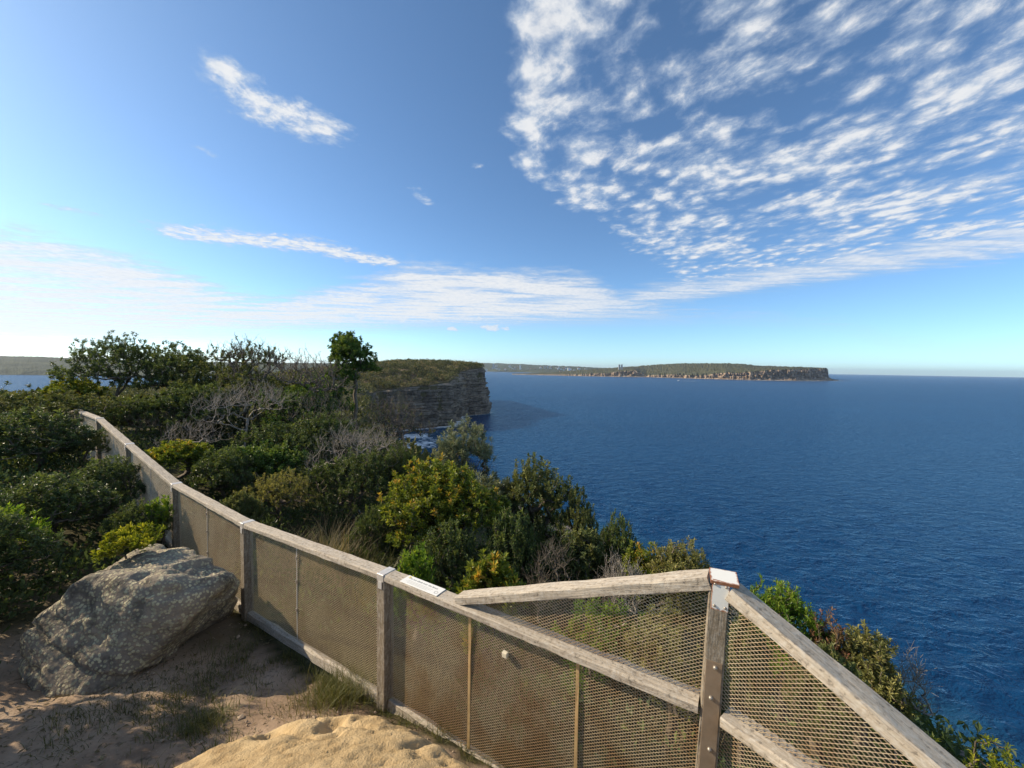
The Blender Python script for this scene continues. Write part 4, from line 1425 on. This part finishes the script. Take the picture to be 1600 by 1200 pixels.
T(255, 640, 12.5, 120, 'dead_shrub', 'grey twiggy shrub below the dome-shaped skyline tree', 'shrub', 'dark', 45, 500, crown=(.1, 1), bark=GREYBARK, rtip=.0026, wig=.1, rmax=.025, trunk_h=.05, shell=.2, leafy=.2)
T(455, 660, 10.6, 150, 'coastal_shrub', 'dark green shrub growing through the grey branches', 'shrub', 'dark', 16, 560, scale_leaf=1.2)
T(555, 700, 8.8, 150, 'coastal_shrub', 'dark shrub under the sprawling dead branches', 'shrub', 'dark', 17, 560, scale_leaf=1.1)
T(440, 732, 7.9, 130, 'coastal_shrub', 'fine-leaved yellow-green shrub behind the second fence panel', 'shrub', 'pale', 18, 300)
T(278, 690, 9.2, 100, 'coastal_shrub', 'shrub with shiny yellow leaves behind the bend of the far rail', 'shrub', 'glossy', 19, 320, scale_leaf=1.3)
T(350, 700, 8.6, 130, 'coastal_shrub', 'dark leafy shrub close behind the fence left of the yellow-green one', 'shrub', 'dark', 20, 560)
T(380, 770, 6.6, 70, 'coastal_shrub', 'low brown-green shrub touching the rail behind the second panel', 'shrub', 'olive', 21, 420)
T(385, 570, 14.5, 140, 'coastal_shrub', 'leafy green shrub in front of the half-bare skyline tree', 'shrub', 'olive', 70, 520, scale_leaf=1.5)
T(460, 600, 13.5, 130, 'coastal_shrub', 'fresh green shrub showing between the grey branches', 'shrub', 'tree', 71, 420, scale_leaf=1.1)
T(515, 640, 11.4, 120, 'coastal_shrub', 'dark green shrub left of the thin bare trunk', 'shrub', 'dark', 72, 460, scale_leaf=1.3)
T(590, 690, 11.0, 90, 'coastal_shrub', 'olive shrub at the foot of the thin bare trunk', 'shrub', 'olive', 73, 420, scale_leaf=1.2)
T(625, 690, 9.6, 90, 'coastal_shrub', 'dark shrub before the cove left of the banksia', 'shrub', 'dark', 74, 420, scale_leaf=1.1)
T(295, 600, 13.6, 150, 'coastal_shrub', 'deep green shrub under the two skyline trees', 'shrub', 'dark', 75, 620, scale_leaf=1.4)
T(410, 690, 9.4, 130, 'coastal_shrub', 'fresh green low shrub below the grey tangle', 'shrub', 'tree', 76, 420)
# seaward shrubs
T(775, 745, 7.4, 110, 'coastal_shrub', 'grey-green shrub filling the gap below the banksia', 'shrub', 'banksia', 77, 460)
T(905, 830, 5.7, 120, 'coastal_shrub', 'dark green low shrub below the olive shoulder', 'shrub', 'olive', 78, 520)
T(700, 820, 5.3, 150, 'coastal_shrub', 'shaded dark shrub at the foot of the glossy bush', 'shrub', 'dark', 79, 420)
T(1010, 850, 5.3, 100, 'coastal_shrub', 'yellowish shrub left of the pale one by the corner', 'shrub', 'glossy', 80, 300, scale_leaf=.75)
T(590, 790, 6.6, 110, 'coastal_shrub', 'dark shrub behind the greener tussock', 'shrub', 'dark', 81, 380)
T(1290, 1010, 3.3, 120, 'coastal_shrub', 'low green shrub seen through the right mesh near the rail', 'shrub', 'olive', 82, 300, scale_leaf=.8)
T(722, 657, 8.6, 150, 'banksia_shrub', 'silvery grey-green banksia rising against the sea', 'shrub', 'banksia', 22, 760)
T(640, 745, 7.6, 90, 'coastal_shrub', 'dark green shrub between the dead branches and the glossy bush', 'shrub', 'dark', 23, 240)
T(695, 722, 6.3, 215, 'glossy_bush', 'large glossy bush with yellow and orange new leaves before the banksia', 'shrub', 'glossy', 24, 1000)
T(848, 715, 7.2, 165, 'coastal_shrub', 'dense olive shrub standing right of the glossy bush', 'shrub', 'olive', 25, 1000)
T(905, 765, 6.7, 90, 'coastal_shrub', 'rounded green shrub on the seaward shoulder of the olive one', 'shrub', 'olive', 26, 480)
T(968, 806, 6.0, 105, 'coastal_shrub', 'mid green shrub at the cliff edge between olive and pale ones', 'shrub', 'dark', 27, 500)
T(1068, 852, 5.0, 135, 'coastal_shrub', 'pale yellow-green shrub behind the raised rail by the corner', 'shrub', 'pale', 28, 700)
T(800, 800, 5.6, 150, 'coastal_shrub', 'deep green shrub in shade below the olive one', 'shrub', 'dark', 29, 500)
T(652, 856, 4.35, 105, 'coastal_shrub', 'bright green upright shrub behind the rail left of the notice', 'shrub', 'bright', 30, 300, crown=(.1, 1))
T(765, 872, 4.0, 115, 'coastal_shrub', 'yellow-green upright shrub behind the rail right of the notice', 'shrub', 'glossy', 31, 340)
T(862, 850, 4.7, 90, 'dead_shrub', 'thin brown leafless twigs behind the raised rail', 'shrub', None, 32, 200, bark=GREYBARK, rtip=.0022, wig=.08, rmax=.012)
T(965, 872, 4.5, 110, 'dead_shrub', 'pale grey spiky dead twigs behind the raised rail', 'shrub', None, 33, 300, bark=DEADBARK, rtip=.0022, wig=.1, rmax=.012)
T(1045, 945, 2.95, 130, 'coastal_shrub', 'grey-green fine shrub seen through the triangle of mesh', 'shrub', 'pale', 34, 200, scale_leaf=.8)
T(930, 935, 3.3, 130, 'coastal_shrub', 'bright green shoots behind the triangle of mesh', 'shrub', 'bright', 35, 120)
T(1168, 960, 2.75, 70, 'coastal_shrub', 'dark shrub pressed against the mesh right of the corner post', 'shrub', 'olive', 36, 200, scale_leaf=.8)
T(1228, 908, 4.2, 120, 'coastal_shrub', 'green shrub against the sea just right of the corner', 'shrub', 'bright', 37, 440, scale_leaf=.75)
T(1300, 955, 3.9, 80, 'coastal_shrub', 'reddish-tipped shrub between two green ones along the right rail', 'shrub', 'reddish', 38, 160)
T(1352, 982, 3.8, 130, 'coastal_shrub', 'green shrub at the cliff edge halfway down the right rail', 'shrub', 'pale', 39, 480)
T(1405, 1022, 3.75, 60, 'dead_shrub', 'dry pale spray of twigs over the water beside the right rail', 'shrub', None, 40, 160, bark=DEADBARK, rtip=.002, wig=.08, rmax=.01, lean=(.15, 0))
T(1455, 1146, 2.5, 50, 'flowering_shrub', 'small yellow-tipped plant close beside the right rail', 'shrub', 'yellow', 41, 70, scale_leaf=.6)
T(1565, 1158, 2.6, 110, 'flowering_shrub', 'yellow-tipped sprigs in the bottom right corner', 'shrub', 'yellow', 42, 60, scale_leaf=.6)
# landward shrubs on the left of the fence
T(60, 603, 10.5, 200, 'coastal_shrub', 'broad dull green shrub along the left edge below the harbour', 'shrub', 'olive', 50, 420, scale_leaf=1.5)
T(45, 640, 8.0, 190, 'coastal_shrub', 'dark mounded shrub at the left edge, middle of the slope', 'shrub', 'dark', 51, 460, scale_leaf=1.2)
T(130, 672, 8.6, 100, 'coastal_shrub', 'shrub with light tips covering the foot of the far fence posts', 'shrub', 'olive', 52, 480, scale_leaf=1.3)
T(165, 715, 7.0, 140, 'coastal_shrub', 'dark spreading shrub in front of the third and fourth posts', 'shrub', 'dark', 53, 420)
T(80, 740, 6.0, 190, 'coastal_shrub', 'shaded dark shrub behind the boulder on the left', 'shrub', 'dark', 54, 800)
T(215, 785, 5.9, 110, 'coastal_shrub', 'low dark shrub between the boulder and the fence post', 'shrub', 'dark', 55, 260)
T(250, 775, 6.0, 45, 'coastal_shrub', 'small light green sprig at the fence post behind the boulder', 'shrub', 'bright', 56, 50)
T(5, 795, 4.9, 110, 'coastal_shrub', 'shrub with bright green leaves cut by the left edge beside the boulder', 'shrub', 'bright', 57, 170)
T(-60, 800, 4.2, 240, 'coastal_shrub', 'tall dark shrub at the left edge in front of the boulder', 'shrub', 'dark', 58, 420)
pz = h1(-5.9, 2.6)
plant('coastal_shrub', 'tall dark shrub left of the path outside the picture', 'shrub', (-5.9, 2.4, pz), 2.35, 1.25, 'dark', 59, 900)
plant('coastal_shrub', 'second dark shrub left of the path outside the picture', 'shrub', (-6.3, .9, h1(-6.3, .9)), 2.4, 1.3, 'dark', 60, 900)
plant('coastal_shrub', 'third dark shrub left of the path outside the picture', 'shrub', (-5.45, 3.2, h1(-5.45, 3.2)), 2.0, .9, 'dark', 62, 700)
plant('coastal_shrub', 'fourth dark shrub left of the path outside the picture', 'shrub', (-4.95, 1.7, h1(-4.95, 1.7)), 1.8, .85, 'dark', 63, 700)
pb = at(196, 872, 4.28)
near = np.hypot(BP[:, 0] - pb[0], BP[:, 1] - pb[1]) < .10
if near.any():
    pb[2] = BP[near, 2].max()
plant('coastal_shrub', 'small bright yellow-green shrub growing on top of the boulder', 'shrub', (pb[0], pb[1], pb[2] - .03), .30, .33, 'yellow', 61, 95, crown=(.1, 1.0), rtip=.002, rmax=.012)


# ---- grasses
def blades(rng, xy, hts, spread, lean, width=.006, z=None):
    """bent tapering blades of three segments"""
    n = len(xy)
    zb = hgt(xy[:, 0], xy[:, 1]) if z is None else z
    a = rng.random(n) * 2 * math.pi
    d = np.stack([np.cos(a), np.sin(a), np.zeros(n)], 1)
    sd = np.stack([-np.sin(a), np.cos(a), np.zeros(n)], 1)
    ln = np.abs(rng.normal(lean, lean * .5, n))
    B = np.column_stack([xy, zb - .02])
    rows = []
    for t in (0, .4, .75, 1.0):
        c = B + d * (hts * ln * t ** 1.8)[:, None] + np.array([0, 0, 1.0]) * (hts * (t - .18 * ln * t * t))[:, None]
        w_ = width * (1 - t ** 1.5) + .0004
        rows += [c - sd * w_ * .5, c + sd * w_ * .5]
    V = np.stack(rows, 1).reshape(-1, 3)
    i = np.arange(n)[:, None] * 8
    Fq = np.concatenate([i + np.array([[2 * k, 2 * k + 1, 2 * k + 3, 2 * k + 2]]) for k in range(3)])
    return V, Fq


def tussock(u, v, Y, label, n, rad, hh, mt, seed, width=.006, lean=.5, zb=None):
    rng = np.random.default_rng(seed)
    p = at(u, v, Y)
    xy = np.array([p[0], p[1]]) + rng.normal(0, rad, (n, 2))
    V, Fq = blades(rng, xy, hh * rng.uniform(.5, 1.15, n), rad, lean, width)
    z0 = h1(p[0], p[1])
    o = link('grass_tussock', mesh_np('grass_tussock', V - np.array([p[0], p[1], z0]), Fq, LM[mt], False, np.repeat(np.clip(rng.normal(.5, .2, n), 0, 1), 8)), None, (p[0], p[1], z0))
    tag(o, label, 'grass')


tussock(525, 830, 6.2, 'dry grey-brown tussock behind the fence below the dead branches', 620, .22, .95, 'drygrass', 1, .009, .55)
tussock(590, 850, 5.6, 'greener tussock between the dry one and the glossy bush', 420, .16, .75, 'greengrass', 2, .009, .5)
tussock(450, 815, 6.4, 'brown tussock close behind the rail of the second panel', 420, .25, .6, 'drygrass', 3, .007, .7)
tussock(535, 1080, 3.42, 'yellow-green grass tuft at the foot of the fence left of the post', 1200, .15, .26, 'greengrass', 4, .004, .6)
tussock(1035, 1050, 2.45, 'straw-coloured tuft behind the mesh left of the corner post', 260, .07, .62, 'drygrass', 5, .006, .35)
tussock(480, 1095, 3.25, 'short dry tuft on the rim of the sandstone hump', 420, .10, .12, 'drygrass', 8, .004, .7)
tussock(330, 1110, 3.1, 'sunlit yellow-green tuft on the shaded path before the boulder', 420, .09, .14, 'greengrass', 9, .004, .7)
tussock(700, 1130, 2.95, 'small green tuft at the kick board under the stiffener', 130, .05, .14, 'greengrass', 6, .005, .6)


def grass_cover():
    rng = np.random.default_rng(77)
    # short grass round the boulder, along the kick boards and the rim of the rock
    pts = []
    for (u, v, Y, r_, n) in ((300, 1075, 3.35, .30, 1500), (380, 1000, 3.9, .28, 1300), (150, 1110, 3.2, .28, 900), (240, 1150, 2.95, .30, 900), (430, 985, 4.2, .2, 700), (210, 1190, 2.7, .25, 600), (320, 1120, 3.05, .12, 350), (340, 1180, 2.75, .12, 260)):
        p = at(u, v, Y); pts.append(np.array([p[0], p[1]]) + rng.normal(0, r_, (n, 2)) * np.array([1, .7]))
    for i in (4, 5, 6, 7):
        a, b = FP[i][:2], FP[i + 1][:2]; d = (b - a) / np.linalg.norm(b - a); nn = np.array([d[1], -d[0]])
        t = rng.random(800); pts.append(a + (b - a) * t[:, None] + nn * np.abs(rng.normal(.04, .07, 800))[:, None])
    xy = np.concatenate(pts)
    keep = fbm(xy[:, 0] * 4, xy[:, 1] * 4, 5) > .42
    xy = xy[keep]; n = len(xy)
    V, Fq = blades(rng, xy, rng.uniform(.03, .12, n), .1, .7, .0045)
    o = link('short_grass', mesh_np('short_grass', V, Fq, LM['greengrass'], False, np.repeat(np.clip(rng.normal(.4, .22, n), 0, 1), 8)))
    tag(o, 'short patchy grass round the boulder and along the kick board', 'grass', kind='stuff')
    # dry grass and sticks seen through the mesh on the seaward side
    pts = []
    for i in (6, 7):
        a, b = FP[i][:2], FP[i + 1][:2]; d = (b - a) / np.linalg.norm(b - a); nn = np.array([-d[1], d[0]])
        t = rng.random(4200); pts.append(a + (b - a) * t[:, None] + nn * (.1 + rng.random(4200) ** .8 * 2.2)[:, None])
    xy = np.concatenate(pts); n = len(xy)
    hh = rng.uniform(.08, .42, n)
    V, Fq = blades(rng, xy, hh, .1, .7, .006)
    o = link('dry_grass', mesh_np('dry_grass', V, Fq, LM['drygrass'], False, np.repeat(np.clip(rng.normal(.22, .25, n), 0, 1), 8)))
    tag(o, 'dry straw-coloured grass on the seaward side of the mesh', 'grass', kind='stuff')


grass_cover()


def litter():
    rng = np.random.default_rng(9)
    n = 5200
    xy = np.stack([rng.uniform(-5.6, .2, n), rng.uniform(1.7, 5.0, n)], 1)
    k = (fence_side(xy[:, 0], xy[:, 1]) < -.08) & (fbm(xy[:, 0] * 2.2, xy[:, 1] * 2.2, 3) > .40) & ~((xy[:, 0] > -1.9) & (xy[:, 1] < 2.9))
    xy = xy[k]; n = len(xy)
    z = hgt(xy[:, 0], xy[:, 1]) + .016
    ax = unit(np.column_stack([rng.normal(0, 1, (n, 2)), rng.normal(0, .18, n)]))
    nr = unit(np.column_stack([rng.normal(0, .3, (n, 2)), np.ones(n)]))
    L = rng.uniform(.015, .05, n)
    V, Fq = leaf_geo(np.column_stack([xy, z]), ax, nr, L, L * rng.uniform(.15, .5, n))
    o = link('leaf_litter', mesh_np('leaf_litter', V, Fq, LM['drygrass'], False, np.repeat(np.clip(rng.normal(.25, .2, n), 0, 1), 4)))
    tag(o, 'dry leaves and bits of stick scattered over the dirt path', 'leaf litter', kind='stuff')
    n = 1500
    xy = np.stack([rng.uniform(-5.6, -.2, n), rng.uniform(1.7, 4.6, n)], 1)
    k = (fence_side(xy[:, 0], xy[:, 1]) < -.1) & (fbm(xy[:, 0] * 1.6, xy[:, 1] * 1.6, 8) > .44)
    xy = xy[k]; n = len(xy)
    z = hgt(xy[:, 0], xy[:, 1]) + .012
    oc = np.array([(1, 0, 0), (0, 1, 0), (-1, 0, 0), (0, -1, 0), (.1, .1, .7), (0, 0, -.7)])
    r = rng.uniform(.004, .016, n) * (1 + 1.2 * (rng.random(n) < .06))
    V = (oc[None] * (1 + rng.normal(0, .25, (n, 6, 1)))) * r[:, None, None] + np.column_stack([xy, z])[:, None]
    f = np.array([(0, 1, 4), (1, 2, 4), (2, 3, 4), (3, 0, 4), (1, 0, 5), (2, 1, 5), (3, 2, 5), (0, 3, 5)])
    o = link('gravel', mesh_np('gravel', V.reshape(-1, 3), (np.arange(n)[:, None, None] * 6 + f[None]).reshape(-1, 3), plain('gravel_stone', (.36, .28, .20), .9)))
    tag(o, 'small sandstone chips lying on the dirt path', 'gravel', kind='stuff')


# ---- low heath between the shrubs, and on the land beyond
def heath(name, label, cx, cy, rad, per, leaf, seed, mt='heath', tstd=.2):
    """domes of small leaves: cx, cy, rad arrays of dome centres"""
    rng = np.random.default_rng(seed)
    n = len(cx)
    z = hgt(cx, cy)
    N = n * per
    d = unit(rng.normal(0, 1, (N, 3))); d[:, 2] = np.abs(d[:, 2])
    R_ = np.repeat(rad, per)
    q = (.75 + .3 * rng.random(N)) * R_
    C = np.repeat(np.stack([cx, cy, z + .12 * rad], 1), per, 0)
    pos = C + d * q[:, None] * np.array([1, 1, .95])
    axis = unit(d * .5 + rng.normal(0, .6, (N, 3)) + np.array([0, 0, .45]))
    nrm = unit(d + rng.normal(0, .35, (N, 3)))
    L = leaf * np.repeat(rad / rad.mean(), per) ** .3 * rng.uniform(.6, 1.3, N)
    V, Fq = leaf_geo(pos, axis, nrm, L, L * .5)
    tn = np.repeat(rng.normal(.45, tstd, n), per) + rng.normal(0, .14, N)
    o = link(name, mesh_np(name, V, Fq, LM[mt], False, np.repeat(np.clip(tn, 0, 1), 4)))
    tag(o, label, 'heath', kind='stuff')


def scatter(rng, n, xr, yr, cond):
    out = []
    while sum(len(o) for o in out) < n:
        x = rng.uniform(*xr, n * 2); y = rng.uniform(*yr, n * 2)
        m_ = cond(x, y); out.append(np.stack([x[m_], y[m_]], 1))
    return np.concatenate(out)[:n]


def fence_side(x, y):
    best = np.full(x.shape, 1e9); fl = np.zeros(x.shape)
    for a, b in zip(FP[:-1], FP[1:]):
        d = (b - a)[:2]; t = np.clip(((x - a[0]) * d[0] + (y - a[1]) * d[1]) / (d @ d), 0, 1)
        px = x - a[0] - t * d[0]; py = y - a[1] - t * d[1]; r = np.hypot(px, py)
        sg = np.where(d[0] * (y - a[1]) - d[1] * (x - a[0]) > 0, 1, -1)
        m_ = r < best; best = np.where(m_, r, best); fl = np.where(m_, r * sg, fl)
    return fl


litter()
rg = np.random.default_rng(123)
P = scatter(rg, 620, (-14, 6), (1.0, 15), lambda x, y: (fence_side(x, y) > .45) & (signed_edge(x, y) > -.3))
heath('heath_undergrowth', 'low dark undergrowth filling the gaps between the clifftop shrubs', P[:, 0], P[:, 1], rg.uniform(.18, .50, len(P)), 80, .08, 1, 'dark')
P = scatter(rg, 420, (-15, -4.6), (3, 12), lambda x, y: (fence_side(x, y) < -.35) & (np.hypot(x + 4.2, y - 4.4) > 1.35) & (x * .75 + y < 3.2))
heath('heath_undergrowth', 'low shaded undergrowth on the slope left of the fence', P[:, 0], P[:, 1], rg.uniform(.2, .55, len(P)), 90, .08, 2, 'dark')
P = scatter(rg, 900, (-60, 3), (13, 75), lambda x, y: (signed_edge(x, y) > -1) & (x < .1 * y + 1) & (x > -1.5 * y))
heath('heath', 'grey-green heath on the land behind the round-crowned tree', P[:, 0], P[:, 1], rg.uniform(.4, 1.1, len(P)), 56, .32, 3)
P = scatter(rg, 1500, (-330, -25), (75, 300), lambda x, y: (signed_edge(x, y) > -1) & (x > -1.4 * y))
heath('heath', 'distant heath on the low land between the trees and the next headland', P[:, 0], P[:, 1], rg.uniform(1.0, 2.6, len(P)), 34, .95, 4)
P = scatter(rg, 1700, (-190, -24), (276, 470), lambda x, y: (signed_edge(x, y) > -.5) & (signed_edge(x, y) < 120))
heath('heath', 'thick olive heath covering the top of the next headland', P[:, 0], P[:, 1], rg.uniform(1.2, 4.2, len(P)), 40, 1.3, 5, tstd=.34)


# ------------------------------------------------------------------ haze
def haze():
    me = bpy.data.meshes.new('haze')
    r, lo, hi = 15000.0, SEA - 9, 120.0
    V = [(-r, -r, lo), (r, -r, lo), (r, r, lo), (-r, r, lo), (-r, -r, hi), (r, -r, hi), (r, r, hi), (-r, r, hi)]
    me.from_pydata(V, [], [(0, 3, 2, 1), (4, 5, 6, 7), (0, 1, 5, 4), (1, 2, 6, 5), (2, 3, 7, 6), (3, 0, 4, 7)])
    m_ = bpy.data.materials.new('haze'); m_.use_nodes = True
    n = NT(m_.node_tree); n.n.clear()
    pv = n.node('ShaderNodeVolumePrincipled')
    pv.inputs['Color'].default_value = (.72, .84, 1.0, 1)
    pv.inputs['Density'].default_value = HAZE
    pv.inputs['Anisotropy'].default_value = .35
    o_ = n.node('ShaderNodeOutputMaterial')
    n.l.new(pv.outputs[0], o_.inputs['Volume'])
    me.materials.append(m_)
    o = link('haze', me)
    tag(o, 'thin blue sea haze over the water and far land', 'haze', kind='stuff')


HAZE = 5.0e-5
haze()
